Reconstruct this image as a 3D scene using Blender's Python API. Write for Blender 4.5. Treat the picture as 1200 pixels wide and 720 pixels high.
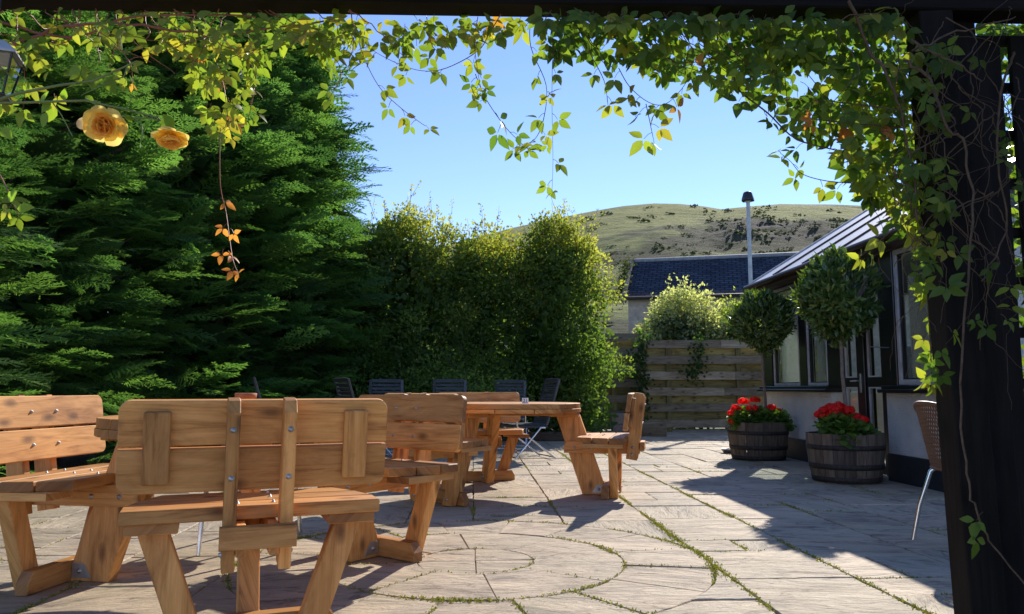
import bpy, bmesh, math, random
import numpy as np
from mathutils import Vector, Matrix
R = math.radians
random.seed(7); rng = np.random.default_rng(7)
for o in list(bpy.data.objects): bpy.data.objects.remove(o)
scn = bpy.context.scene
col = scn.collection

# ------------------------------------------------------------------ camera
CAM_H = 0.88; PITCH = math.atan(96/900)
cam = bpy.data.cameras.new('camera'); cam.sensor_width = 36; cam.lens = 27
cam.clip_start = 0.05; cam.clip_end = 6000
co = bpy.data.objects.new('camera', cam); col.objects.link(co)
co.location = (0, 0, CAM_H); co.rotation_euler = (math.pi/2 + PITCH, 0, 0)
scn.camera = co
# ------------------------------------------------------------------ sky, sun, exposure
SUN_AZ = R(25.7); SUN_EL = R(32)          # azimuth clockwise from +Y
w = bpy.data.worlds.new('World'); scn.world = w; w.use_nodes = True
nt = w.node_tree
sky = nt.nodes.new('ShaderNodeTexSky'); sky.sky_type = 'NISHITA'; sky.sun_disc = False
sky.sun_elevation = SUN_EL; sky.sun_rotation = SUN_AZ
sky.air_density = 1.0; sky.dust_density = 0.0; sky.ozone_density = 2.4
bg = nt.nodes['Background']; bg.inputs[1].default_value = 0.15
tn = nt.nodes.new('ShaderNodeMix'); tn.data_type = 'RGBA'; tn.blend_type = 'MULTIPLY'; tn.inputs[0].default_value = 1; tn.inputs[7].default_value = (.66, .665, .85, 1)
nt.links.new(sky.outputs[0], tn.inputs[6]); nt.links.new(tn.outputs[2], bg.inputs[0])
sl = bpy.data.lights.new('sun', 'SUN'); sl.energy = 3.8; sl.angle = R(0.53); sl.color = (1.0, 0.93, 0.82)
so = bpy.data.objects.new('sun', sl); col.objects.link(so)
sd = Vector((math.sin(SUN_AZ)*math.cos(SUN_EL), math.cos(SUN_AZ)*math.cos(SUN_EL), math.sin(SUN_EL)))
so.rotation_euler = sd.to_track_quat('Z', 'Y').to_euler(); so.location = (8, 16, 14)
scn.view_settings.view_transform = 'Standard'; scn.view_settings.look = 'None'
scn.view_settings.gamma = 1; scn.view_settings.exposure = 0.78
scn.view_settings.use_curve_mapping = False

# ------------------------------------------------------------------ helpers
def P(u, v, Y):
    """point of the photograph's pixel (u,v) at depth Y metres"""
    dx = (u-600)/900; dy = -(v-360)/900
    yy = math.cos(PITCH) - dy*math.sin(PITCH); zz = math.sin(PITCH) + dy*math.cos(PITCH)
    s = Y/yy
    return Vector((dx*s, Y, CAM_H + zz*s))
def G(u, v):
    dx = (u-600)/900; dy = -(v-360)/900
    yy = math.cos(PITCH) - dy*math.sin(PITCH); zz = math.sin(PITCH) + dy*math.cos(PITCH)
    s = -CAM_H/zz
    return Vector((dx*s, yy*s, 0))

def tag(o, label=None, cat=None, group=None, kind=None):
    if label: o['label'] = label
    if cat: o['category'] = cat
    if group: o['group'] = group
    if kind: o['kind'] = kind
    return o
def empty(name, loc=(0, 0, 0), rz=0):
    o = bpy.data.objects.new(name, None); col.objects.link(o)
    o.location = loc; o.rotation_euler = (0, 0, rz); o.empty_display_size = 0.1
    return o
def copy_tree(o, parent=None):
    c = o.copy(); col.objects.link(c)
    if parent: c.parent = parent
    for ch in [x for x in bpy.data.objects if x.parent == o]: copy_tree(ch, c)
    return c

class MB:
    """collects polygons; build() links them as one mesh object"""
    def __init__(s): s.v = []; s.f = []; s.uv = []; s.c = []; s.sm = []
    def poly(s, pts, uv=None, c=(0.5, 0, 0), smooth=False):
        n = len(s.v); s.v += [tuple(p) for p in pts]; s.f.append(list(range(n, n+len(pts))))
        if uv is None: uv = [(p[0]+p[2]*.37, p[1]+p[2]) for p in pts]
        s.uv += uv; s.c += [c]*len(pts); s.sm.append(smooth)
    def grid(s, rows, closed=False, c=(0.5, 0, 0), uvf=None, smooth=True):
        """rows: list of rings of points, shared vertices"""
        n0 = len(s.v); m = len(rows[0])
        for r in rows: s.v += [tuple(p) for p in r]
        cols = m if closed else m-1
        for i in range(len(rows)-1):
            for j in range(cols):
                a = n0+i*m+j; b = n0+i*m+(j+1) % m
                s.f.append([a, b, b+m, a+m]); s.sm.append(smooth)
                s.c += [c]*4
                s.uv += [(i/4, j/m), (i/4, (j+1)/m), ((i+1)/4, (j+1)/m), ((i+1)/4, j/m)] if uvf is None else \
                        [uvf(i, j), uvf(i, j+1), uvf(i+1, j+1), uvf(i+1, j)]
    def prism(s, pts, t0, t1, O=(0, 0, 0), A=(1, 0, 0), B=(0, 1, 0), N=(0, 0, 1), ch=0.003, long='a', seed=None):
        """pts: 2D polygon (a,b) CCW in frame A,B, extruded along N from t0 to t1, with chamfer ch"""
        O, A, B, N = map(Vector, (O, A, B, N))
        n = len(pts); rs = random.random() if seed is None else seed
        ins = []
        for i in range(n):
            p0 = Vector(pts[i-1]); p1 = Vector(pts[i]); p2 = Vector(pts[(i+1) % n])
            e1 = (p1-p0).normalized(); e2 = (p2-p1).normalized()
            n1 = Vector((-e1.y, e1.x)); n2 = Vector((-e2.y, e2.x))
            m = (n1+n2); L = m.length
            m = m/L if L > 1e-6 else n1
            k = ch/max(0.4, m.dot(n1))
            ins.append(p1 + m*k)
        def w(p, t): return O + A*p[0] + B*p[1] + N*t
        def uv(p, t):
            a, b = (p[0], p[1]) if long == 'a' else (p[1], p[0])
            return (a+rs*37, b+t+rs*11)
        c = (rs, 0, 0)
        h = 1 if t1 > t0 else -1
        L0 = [(ins[i], t0) for i in range(n)]; L1 = [(pts[i], t0+h*ch) for i in range(n)]
        L2 = [(pts[i], t1-h*ch) for i in range(n)]; L3 = [(ins[i], t1) for i in range(n)]
        s.poly([w(*q) for q in reversed(L0)], [uv(*q) for q in reversed(L0)], c)
        s.poly([w(*q) for q in L3], [uv(*q) for q in L3], c)
        for X, Y2 in ((L0, L1), (L1, L2), (L2, L3)):
            for i in range(n):
                j = (i+1) % n
                q = [X[i], X[j], Y2[j], Y2[i]]
                d = Vector(pts[j])-Vector(pts[i])
                la, lb = (abs(d.x), abs(d.y)) if long == 'a' else (abs(d.y), abs(d.x))
                endg = 1.0 if (lb > la*1.3 and X is L1) else 0.0
                s.poly([w(*k) for k in q], [uv(*k) for k in q], (rs, endg, 0))
    def box(s, x0, x1, y0, y1, z0, z1, ch=0.003, long=None):
        dx, dy, dz = abs(x1-x0), abs(y1-y0), abs(z1-z0)
        m = min(dx, dy, dz)*.3; ch = min(ch, m)
        ax = long or ('x' if dx >= dy and dx >= dz else 'y' if dy >= dz else 'z')
        if ax == 'x': s.prism([(x0, y0), (x1, y0), (x1, y1), (x0, y1)], z0, z1, ch=ch)
        elif ax == 'y': s.prism([(x0, y0), (x1, y0), (x1, y1), (x0, y1)], z0, z1, ch=ch, long='b')
        else: s.prism([(x0, z0), (x1, z0), (x1, z1), (x0, z1)], -y1, -y0, A=(1, 0, 0), B=(0, 0, 1), N=(0, -1, 0), ch=ch, long='b')
    def tube(s, pts, r0, r1=None, n=6, c=(0.5, 0, 0), caps=True):
        r1 = r0 if r1 is None else r1
        pts = [Vector(p) for p in pts]; rows = []; k = len(pts); up = None
        for i, p in enumerate(pts):
            d = (pts[min(i+1, k-1)]-pts[max(i-1, 0)]).normalized()
            if up is None: up = d.orthogonal().normalized()
            up = (up - d*up.dot(d))
            up = up.normalized() if up.length > 1e-5 else d.orthogonal().normalized()
            b = d.cross(up); r = r0+(r1-r0)*i/max(1, k-1)
            rows.append([p + (up*math.cos(a)+b*math.sin(a))*r for a in [2*math.pi*j/n for j in range(n)]])
        s.grid(rows, closed=True, c=c)
        if caps:
            s.poly(list(reversed(rows[0])), c=c); s.poly(rows[-1], c=c)
    def lathe(s, prof, cx=0, cy=0, n=32, c=(0.5, 0, 0)):
        rows = [[(cx+r*math.cos(2*math.pi*j/n), cy+r*math.sin(2*math.pi*j/n), z) for j in range(n)] for r, z in prof]
        s.grid(rows, closed=True, c=c)
    def build(s, name, mat, parent=None, loc=None, rz=None):
        me = bpy.data.meshes.new(name); me.from_pydata(s.v, [], s.f)
        ul = me.uv_layers.new(name='UVMap'); ul.data.foreach_set('uv', np.array(s.uv, 'f').ravel())
        ca = me.color_attributes.new('tone', 'FLOAT_COLOR', 'CORNER')
        a = np.ones((len(s.c), 4), 'f'); a[:, :3] = np.array(s.c, 'f'); ca.data.foreach_set('color', a.ravel())
        me.polygons.foreach_set('use_smooth', s.sm)
        me.materials.append(mat); me.update(); me.validate()
        o = bpy.data.objects.new(name, me); col.objects.link(o)
        if parent: o.parent = parent
        if loc is not None: o.location = loc
        if rz is not None: o.rotation_euler = (0, 0, rz)
        return o

def mesh_np(name, V, F, mat, tint=None, parent=None, smooth=False):
    """V (n,3), F (m,k) ; tint (n,3) per-vertex colour"""
    V = np.ascontiguousarray(V, 'f'); F = np.ascontiguousarray(F, 'i'); m, k = F.shape
    me = bpy.data.meshes.new(name)
    me.vertices.add(len(V)); me.vertices.foreach_set('co', V.ravel())
    me.loops.add(m*k); me.loops.foreach_set('vertex_index', F.ravel())
    me.polygons.add(m); me.polygons.foreach_set('loop_start', np.arange(0, m*k, k, dtype='i'))
    me.polygons.foreach_set('loop_total', np.full(m, k, 'i'))
    if smooth: me.polygons.foreach_set('use_smooth', np.ones(m, bool))
    if tint is not None:
        ca = me.color_attributes.new('tone', 'FLOAT_COLOR', 'POINT')
        a = np.ones((len(V), 4), 'f'); a[:, :3] = tint; ca.data.foreach_set('color', a.ravel())
    me.materials.append(mat); me.update(calc_edges=True)
    o = bpy.data.objects.new(name, me); col.objects.link(o)
    if parent: o.parent = parent
    return o

# ------------------------------------------------------------------ materials
def newmat(name):
    m = bpy.data.materials.new(name); m.use_nodes = True
    return m, m.node_tree, m.node_tree.nodes['Principled BSDF']
def N(nt, t, **k):
    n = nt.nodes.new(t)
    for a, b in k.items():
        if a in n.inputs.keys(): n.inputs[a].default_value = b
        else: setattr(n, a, b)
    return n
def ramp(nt, fac, stops):
    r = nt.nodes.new('ShaderNodeValToRGB'); e = r.color_ramp.elements
    while len(e) < len(stops): e.new(0.5)
    for i, (p, c) in enumerate(stops):
        e[i].position = p; e[i].color = (*c, 1) if len(c) == 3 else c
    nt.links.new(fac, r.inputs[0]); return r.outputs[0]
def mixc(nt, fac, a, b, mode='MIX'):
    m = nt.nodes.new('ShaderNodeMix'); m.data_type = 'RGBA'; m.blend_type = mode
    for k, x in ((0, fac), (6, a), (7, b)):
        if hasattr(x, 'links') or hasattr(x, 'is_linked'): nt.links.new(x, m.inputs[k])
        else: m.inputs[k].default_value = x if k == 0 else (*x, 1)
    return m.outputs[2]
def math_(nt, op, a, b=0.0):
    m = nt.nodes.new('ShaderNodeMath'); m.operation = op
    for k, x in ((0, a), (1, b)):
        if hasattr(x, 'is_linked'): nt.links.new(x, m.inputs[k])
        else: m.inputs[k].default_value = x
    return m.outputs[0]
def mapping(nt, src, scale, loc=(0, 0, 0)):
    m = nt.nodes.new('ShaderNodeMapping'); m.inputs['Scale'].default_value = scale; m.inputs['Location'].default_value = loc
    nt.links.new(src, m.inputs['Vector']); return m.outputs[0]
def noise(nt, vec, scale, detail=4, rough=0.55, dist=0.0):
    n = N(nt, 'ShaderNodeTexNoise', Scale=scale, Detail=detail, Roughness=rough, Distortion=dist)
    if vec is not None: nt.links.new(vec, n.inputs['Vector'])
    return n.outputs['Fac']
def bump(nt, bsdf, h, strength=0.4, dist=0.01):
    b = N(nt, 'ShaderNodeBump', Strength=strength, Distance=dist)
    nt.links.new(h, b.inputs['Height']); nt.links.new(b.outputs[0], bsdf.inputs['Normal'])
def tone(nt):
    a = nt.nodes.new('ShaderNodeAttribute'); a.attribute_name = 'tone'
    s = nt.nodes.new('ShaderNodeSeparateColor'); nt.links.new(a.outputs['Color'], s.inputs[0])
    return a.outputs['Color'], s.outputs[0], s.outputs[1], s.outputs[2]

def wood_mat(name, light, mid, dark, rough=0.55, knots=True, grain=1.0, wear=0.0, spec=0.4):
    m, nt, b = newmat(name)
    uv = nt.nodes.new('ShaderNodeUVMap').outputs[0]
    _, rr, gg, _ = tone(nt)
    n1 = noise(nt, mapping(nt, uv, (1.3, 15, 1)), 1.0, 6, 0.62, 2.2)
    n2 = noise(nt, mapping(nt, uv, (6, 170, 1)), 1.0, 3, 0.6)
    n3 = noise(nt, mapping(nt, uv, (1.3, 4, 1)), 1.0, 3)
    mixv = math_(nt, 'ADD', math_(nt, 'MULTIPLY', n1, 0.75), math_(nt, 'MULTIPLY', n2, 0.25))
    c = ramp(nt, mixv, [(0.33, dark), (0.46, mid), (0.62, light)])
    if knots:
        v = N(nt, 'ShaderNodeTexVoronoi', Scale=1.0); v.voronoi_dimensions = '2D'; nt.links.new(mapping(nt, uv, (4.6, 10, 1)), v.inputs['Vector'])
        kn = nt.nodes.new('ShaderNodeMapRange'); kn.inputs[1].default_value = 0.06; kn.inputs[2].default_value = 0.26
        kn.inputs[3].default_value = 1; kn.inputs[4].default_value = 0
        nt.links.new(v.outputs['Distance'], kn.inputs[0])
        sp = nt.nodes.new('ShaderNodeSeparateColor'); nt.links.new(v.outputs['Color'], sp.inputs[0])
        pick = math_(nt, 'GREATER_THAN', sp.outputs[0], 0.70)
        c = mixc(nt, math_(nt, 'MULTIPLY', math_(nt, 'MULTIPLY', kn.outputs[0], pick), 0.8), c, tuple(x*0.45 for x in dark))
    # board-to-board tone, end grain, blotches
    var = nt.nodes.new('ShaderNodeMapRange'); var.inputs[3].default_value = 0.62; var.inputs[4].default_value = 1.28
    nt.links.new(rr, var.inputs[0])
    hs = nt.nodes.new('ShaderNodeHueSaturation'); nt.links.new(c, hs.inputs['Color']); nt.links.new(var.outputs[0], hs.inputs['Value'])
    c = hs.outputs[0]
    c = mixc(nt, math_(nt, 'MULTIPLY', gg, 0.55), c, tuple(x*0.7 for x in dark))
    n5 = noise(nt, mapping(nt, uv, (3, 7, 1), (5, 3, 0)), 1.0, 6, .7, 1.5)
    bl = ramp(nt, math_(nt, 'ADD', math_(nt, 'MULTIPLY', n3, .6), math_(nt, 'MULTIPLY', n5, .4)), [(0.38, (0.62, 0.53, 0.46)), (0.48, (0.92, 0.88, 0.84)), (0.62, (1.12, 1.12, 1.10))])
    c = mixc(nt, 1.0, c, bl, 'MULTIPLY')
    nt.links.new(c, b.inputs['Base Color'])
    b.inputs['Roughness'].default_value = rough; b.inputs['Specular IOR Level'].default_value = spec
    bump(nt, b, mixv, 0.35*grain, 0.004)
    return m
M = {}
M['cedar'] = wood_mat('oiled_softwood', (0.76, 0.385, 0.125), (0.62, 0.29, 0.078), (0.32, 0.12, 0.030))
M['pergola'] = wood_mat('dark_stained_timber', (0.014, 0.011, 0.009), (0.008, 0.0065, 0.0055), (0.004, 0.0035, 0.003), 0.8, spec=.2)
M['fence'] = wood_mat('weathered_fence_board', (0.34, 0.29, 0.205), (0.25, 0.21, 0.145), (0.13, 0.11, 0.075), 0.85)
M['fence_y'] = wood_mat('treated_fence_board', (0.31, 0.26, 0.10), (0.23, 0.195, 0.07), (0.12, 0.10, 0.04), 0.85)
M['barrel'] = wood_mat('weathered_oak', (0.20, 0.155, 0.11), (0.13, 0.10, 0.072), (0.06, 0.045, 0.033), 0.85, knots=False, grain=2)
M['chairslat'] = wood_mat('grey_painted_slat', (0.09, 0.10, 0.11), (0.06, 0.068, 0.078), (0.035, 0.04, 0.048), 0.5, knots=False)
M['sleeper'] = wood_mat('old_sleeper', (0.13, 0.10, 0.07), (0.08, 0.06, 0.045), (0.04, 0.03, 0.024), 0.9)

def plain(name, c, rough=0.6, metal=0.0, nscale=None, namp=0.25, bmp=0.0, bscale=60, spec=0.5):
    m, nt, b = newmat(name)
    b.inputs['Roughness'].default_value = rough; b.inputs['Metallic'].default_value = metal
    b.inputs['Specular IOR Level'].default_value = spec
    g = nt.nodes.new('ShaderNodeNewGeometry').outputs['Position']
    n = noise(nt, g, nscale or 6, 5, 0.6)
    cc = ramp(nt, n, [(0.3, tuple(x*(1-namp) for x in c)), (0.7, tuple(min(1, x*(1+namp)) for x in c))])
    nt.links.new(cc, b.inputs['Base Color'])
    if bmp: bump(nt, b, noise(nt, g, bscale, 4, 0.7), bmp, 0.01)
    return m
M['steel'] = plain('galvanised_steel', (0.50, 0.50, 0.48), 0.5, 1.0)
M['chrome'] = plain('brushed_aluminium', (0.75, 0.75, 0.75), 0.22, 1.0)
M['blackpaint'] = plain('black_gloss_paint', (0.012, 0.012, 0.014), 0.28)
M['whiteframe'] = plain('off_white_frame', (0.42, 0.42, 0.42), 0.45, nscale=9)
M['plinth'] = plain('painted_plinth', (0.016, 0.020, 0.024), 0.55, bmp=0.5, bscale=40)
M['brownwood'] = plain('brown_door_wood', (0.16, 0.07, 0.035), 0.45, nscale=20)
M['curtain'] = plain('brown_curtain', (0.34, 0.17, 0.09), 0.9, nscale=14)
M['interior'] = plain('interior_wall', (0.45, 0.43, 0.40), 0.9)
M['brown_trim'] = plain('brown_fascia', (0.045, 0.024, 0.018), 0.5)
M['hoop'] = plain('rusty_hoop', (0.045, 0.036, 0.03), 0.7, 0.4, nscale=30, namp=0.5, bmp=0.3)
M['soil'] = plain('potting_soil', (0.045, 0.03, 0.02), 0.95, nscale=40, namp=0.5, bmp=1.0, bscale=90)
M['terracotta'] = plain('terracotta', (0.42, 0.13, 0.05), 0.75, nscale=25)
M['white'] = plain('white_block', (0.8, 0.8, 0.78), 0.5)
M['ink'] = plain('black_ink', (0.02, 0.02, 0.02), 0.5)
M['bark'] = plain('bark', (0.10, 0.07, 0.045), 0.9, nscale=25, namp=0.5, bmp=0.8)
M['palebark'] = plain('grey_bark', (0.20, 0.16, 0.12), 0.85, nscale=40, namp=0.3, bmp=0.5)
M['vinestem'] = plain('vine_stem', (0.10, 0.065, 0.038), 0.8, nscale=50, namp=0.4)
M['redstem'] = plain('red_stem', (0.28, 0.09, 0.05), 0.5)
M['greenstem'] = plain('green_stem', (0.16, 0.20, 0.05), 0.5)
M['pole'] = plain('grey_lamp_pole', (0.52, 0.54, 0.54), 0.5)
M['lamphead'] = plain('dark_lamp_head', (0.03, 0.03, 0.035), 0.4)
M['render_wall'] = plain('beige_render', (0.45, 0.36, 0.27), 0.9)
M['brick'] = plain('grey_brick', (0.28, 0.22, 0.19), 0.9, nscale=20, bmp=0.5)
M['rooflight'] = plain('pale_roof_sheet', (0.80, 0.80, 0.78), 0.30, nscale=2.5, namp=0.12)
def _sheet():
    m, nt, b = newmat('translucent_roof_sheet'); b.inputs['Base Color'].default_value = (.93, .91, .86, 1); b.inputs['Roughness'].default_value = .36
    b.inputs['Specular IOR Level'].default_value = .8
    tl = nt.nodes.new('ShaderNodeBsdfTranslucent'); tl.inputs[0].default_value = (.85, .87, .85, 1)
    ms = nt.nodes.new('ShaderNodeMixShader'); ms.inputs[0].default_value = .28
    nt.links.new(b.outputs[0], ms.inputs[1]); nt.links.new(tl.outputs[0], ms.inputs[2]); nt.links.new(ms.outputs[0], nt.nodes['Material Output'].inputs[0])
    return m
M['rooflight'] = _sheet()
M['soilground'] = plain('bare_soil', (0.07, 0.05, 0.035), 0.95, nscale=5, namp=0.5, bmp=1.0, bscale=20)

m, nt, b = newmat('pebble_dash'); M['dash'] = m
g = nt.nodes.new('ShaderNodeNewGeometry').outputs['Position']
v = N(nt, 'ShaderNodeTexVoronoi', Scale=85.0); nt.links.new(g, v.inputs['Vector'])
n = noise(nt, g, 3, 5, 0.6)
c = ramp(nt, n, [(0.3, (0.64, 0.61, 0.54)), (0.7, (0.84, 0.80, 0.72))])
nt.links.new(c, b.inputs['Base Color']); b.inputs['Roughness'].default_value = 0.9
inv = math_(nt, 'SUBTRACT', 1.0, v.outputs['Distance']); bump(nt, b, inv, 1.0, 0.018)

m, nt, b = newmat('window_glass'); M['glass'] = m
nt.nodes.remove(b); out = nt.nodes['Material Output']
tr = N(nt, 'ShaderNodeBsdfTransparent'); tr.inputs[0].default_value = (0.80, 0.86, 0.84, 1)
gl = N(nt, 'ShaderNodeBsdfGlossy'); gl.inputs['Roughness'].default_value = 0.02
fr = N(nt, 'ShaderNodeFresnel'); fr.inputs[0].default_value = 1.55
ms = nt.nodes.new('ShaderNodeMixShader'); nt.links.new(fr.outputs[0], ms.inputs[0]); nt.links.new(tr.outputs[0], ms.inputs[1]); nt.links.new(gl.outputs[0], ms.inputs[2])
nt.links.new(ms.outputs[0], out.inputs[0])

m, nt, b = newmat('venetian_blind'); M['blind'] = m
b.inputs['Base Color'].default_value = (0.86, 0.87, 0.86, 1); b.inputs['Roughness'].default_value = 0.6
tl = N(nt, 'ShaderNodeBsdfTranslucent'); tl.inputs[0].default_value = (0.7, 0.75, 0.73, 1)
ms = nt.nodes.new('ShaderNodeMixShader'); ms.inputs[0].default_value = 0.35
nt.links.new(b.outputs[0], ms.inputs[1]); nt.links.new(tl.outputs[0], ms.inputs[2]); nt.links.new(ms.outputs[0], nt.nodes['Material Output'].inputs[0])

def leaf_mat(name, trans=0.45, rough=0.42, tcol=(1.5, 1.35, 0.6), spec=0.45):
    m, nt, b = newmat(name)
    c, _, _, _ = tone(nt)
    nt.links.new(c, b.inputs['Base Color']); b.inputs['Roughness'].default_value = rough
    b.inputs['Specular IOR Level'].default_value = spec
    tl = nt.nodes.new('ShaderNodeBsdfTranslucent')
    nt.links.new(mixc(nt, 1.0, c, tcol, 'MULTIPLY'), tl.inputs[0])
    ms = nt.nodes.new('ShaderNodeMixShader'); ms.inputs[0].default_value = trans
    nt.links.new(b.outputs[0], ms.inputs[1]); nt.links.new(tl.outputs[0], ms.inputs[2])
    nt.links.new(ms.outputs[0], nt.nodes['Material Output'].inputs[0])
    return m
M['vineleaf'] = leaf_mat('vine_leaf', 0.55, 0.45, (1.75, 1.9, 0.6), 0.35)
M['conifer'] = leaf_mat('conifer_spray', 0.5, 0.6, (1.5, 1.7, 0.8), 0.2)
M['bushleaf'] = leaf_mat('hedge_leaf', 0.6, 0.6, (2.0, 2.0, 0.7), 0.15)
M['scrub'] = leaf_mat('gorse', 0.1, 0.95, (1, 1, 1), 0.0)
M['bayleaf'] = leaf_mat('bay_leaf', 0.30, 0.33, (1.6, 1.7, 0.5), 0.6)
M['geranium'] = leaf_mat('geranium_leaf', 0.4, 0.5, (1.7, 1.7, 0.5))
M['redpetal'] = leaf_mat('red_petal', 0.45, 0.5, (1.5, 1.0, 1.0))
M['rosepetal'] = leaf_mat('yellow_petal', 0.5, 0.7, (1.08, 1.10, 1.0), 0.15)
M['moss'] = leaf_mat('moss', 0.3, 0.8, (1.3, 1.3, 0.6), 0.1)

# slab paving
m, nt, b = newmat('riven_sandstone'); M['slab'] = m
uv = nt.nodes.new('ShaderNodeUVMap').outputs[0]; g = nt.nodes.new('ShaderNodeNewGeometry').outputs['Position']
cc, rr, gg, bb = tone(nt)
n1 = noise(nt, mapping(nt, uv, (1.9, 6.5, 1)), 1.0, 7, 0.66, 1.1)
n2 = noise(nt, mapping(nt, uv, (5, 26, 1)), 1.0, 5, 0.6, 1.5)
n3 = noise(nt, g, 1.3, 5, 0.6); n4 = noise(nt, g, 160, 3, 0.7)
base = ramp(nt, rr, [(0.0, (0.43, 0.355, 0.255)), (0.35, (0.52, 0.43, 0.31)), (0.7, (0.55, 0.44, 0.32)), (1.0, (0.45, 0.395, 0.305))])
hgt = math_(nt, 'ADD', n1, math_(nt, 'MULTIPLY', n2, 0.35))
st = ramp(nt, hgt, [(0.52, (0.50, 0.47, 0.47)), (0.62, (0.90, 0.88, 0.87)), (0.85, (1.10, 1.06, 1.0))])
c = mixc(nt, 1.0, base, st, 'MULTIPLY')
lich = ramp(nt, n3, [(0.36, (0.82, 0.82, 0.80)), (0.62, (1.05, 1.04, 1.02))])
c = mixc(nt, 1.0, c, lich, 'MULTIPLY')
gr = ramp(nt, n4, [(0.3, (0.86, 0.86, 0.86)), (0.7, (1.1, 1.1, 1.1))]); c = mixc(nt, 1.0, c, gr, 'MULTIPLY')
rid = math_(nt, 'ABSOLUTE', math_(nt, 'SUBTRACT', noise(nt, mapping(nt, uv, (1.5, 4.2, 1), (9, 4, 0)), 1.0, 6, 0.6, 1.0), 0.5))
ck = ramp(nt, rid, [(0.0, (0.42, 0.38, 0.35)), (0.010, (0.62, 0.59, 0.56)), (0.024, (1, 1, 1))])
gate = ramp(nt, noise(nt, mapping(nt, uv, (1, 1, 1), (3, 8, 0)), 2.1, 3, .5), [(0.46, (0, 0, 0)), (0.56, (1, 1, 1))])
c = mixc(nt, math_(nt, 'MULTIPLY', gate, 0.85), c, mixc(nt, 1.0, c, ck, 'MULTIPLY'))
grn = ramp(nt, noise(nt, g, 2.4, 6, 0.7), [(0.58, (0, 0, 0)), (0.72, (1, 1, 1))])
c = mixc(nt, math_(nt, 'MULTIPLY', grn, 0.35), c, (0.20, 0.22, 0.10))
nt.links.new(c, b.inputs['Base Color']); b.inputs['Roughness'].default_value = 0.72; b.inputs['Specular IOR Level'].default_value = 0.35
# ledges: terraced height
ter = math_(nt, 'ADD', math_(nt, 'MULTIPLY', hgt, 1.0), math_(nt, 'MULTIPLY', math_(nt, 'SNAP', hgt, 0.09), 1.2))
bump(nt, b, math_(nt, 'ADD', ter, math_(nt, 'MULTIPLY', n4, 0.06)), 1.0, 0.024)

m, nt, b = newmat('joint_sand'); M['joint'] = m
g = nt.nodes.new('ShaderNodeNewGeometry').outputs['Position']
n = noise(nt, g, 2.2, 5, 0.7)
c = ramp(nt, n, [(0.35, (0.14, 0.12, 0.09)), (0.55, (0.24, 0.20, 0.14)), (0.7, (0.22, 0.24, 0.09))])
nt.links.new(c, b.inputs['Base Color']); b.inputs['Roughness'].default_value = 0.95
bump(nt, b, noise(nt, g, 120, 3, 0.7), 0.8, 0.01)

m, nt, b = newmat('rough_grass_ground'); M['grass'] = m
g = nt.nodes.new('ShaderNodeNewGeometry').outputs['Position']
c = ramp(nt, noise(nt, g, 0.05, 6, 0.6), [(0.3, (0.05, 0.07, 0.02)), (0.7, (0.10, 0.12, 0.04))])
nt.links.new(c, b.inputs['Base Color']); b.inputs['Roughness'].default_value = 0.95

m, nt, b = newmat('slate_roof'); M['slate'] = m
uv = nt.nodes.new('ShaderNodeUVMap').outputs[0]
br = N(nt, 'ShaderNodeTexBrick', Scale=1.0); br.inputs['Color1'].default_value = (0.028, 0.038, 0.056, 1); br.inputs['Color2'].default_value = (0.062, 0.078, 0.105, 1)
br.inputs['Mortar'].default_value = (0.010, 0.012, 0.016, 1); br.inputs['Brick Width'].default_value = 0.30; br.inputs['Row Height'].default_value = 0.17
br.inputs['Mortar Size'].default_value = 0.022; nt.links.new(uv, br.inputs['Vector'])
nn = ramp(nt, noise(nt, uv, 0.9, 5), [(0.3, (0.7, 0.7, 0.7)), (0.7, (1.35, 1.3, 1.2))])
nt.links.new(mixc(nt, 1.0, br.outputs['Color'], nn, 'MULTIPLY'), b.inputs['Base Color']); b.inputs['Roughness'].default_value = 0.9; b.inputs['Specular IOR Level'].default_value = 0.15
bump(nt, b, br.outputs['Fac'], -0.6, 0.03)

# ------------------------------------------------------------------ ground and hill
mb = MB()
mb.poly([(-1500, -200, -0.055), (1500, -200, -0.055), (1500, 1500, -0.055), (-1500, 1500, -0.055)])
tag(mb.build('ground', M['grass']), kind='structure')
mb = MB(); mb.poly([(-9, -2, -0.018), (6.0, -2, -0.018), (6.0, 17.6, -0.018), (-9, 17.6, -0.018)])
tag(mb.build('patio_bed', M['joint']), kind='structure')

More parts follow.
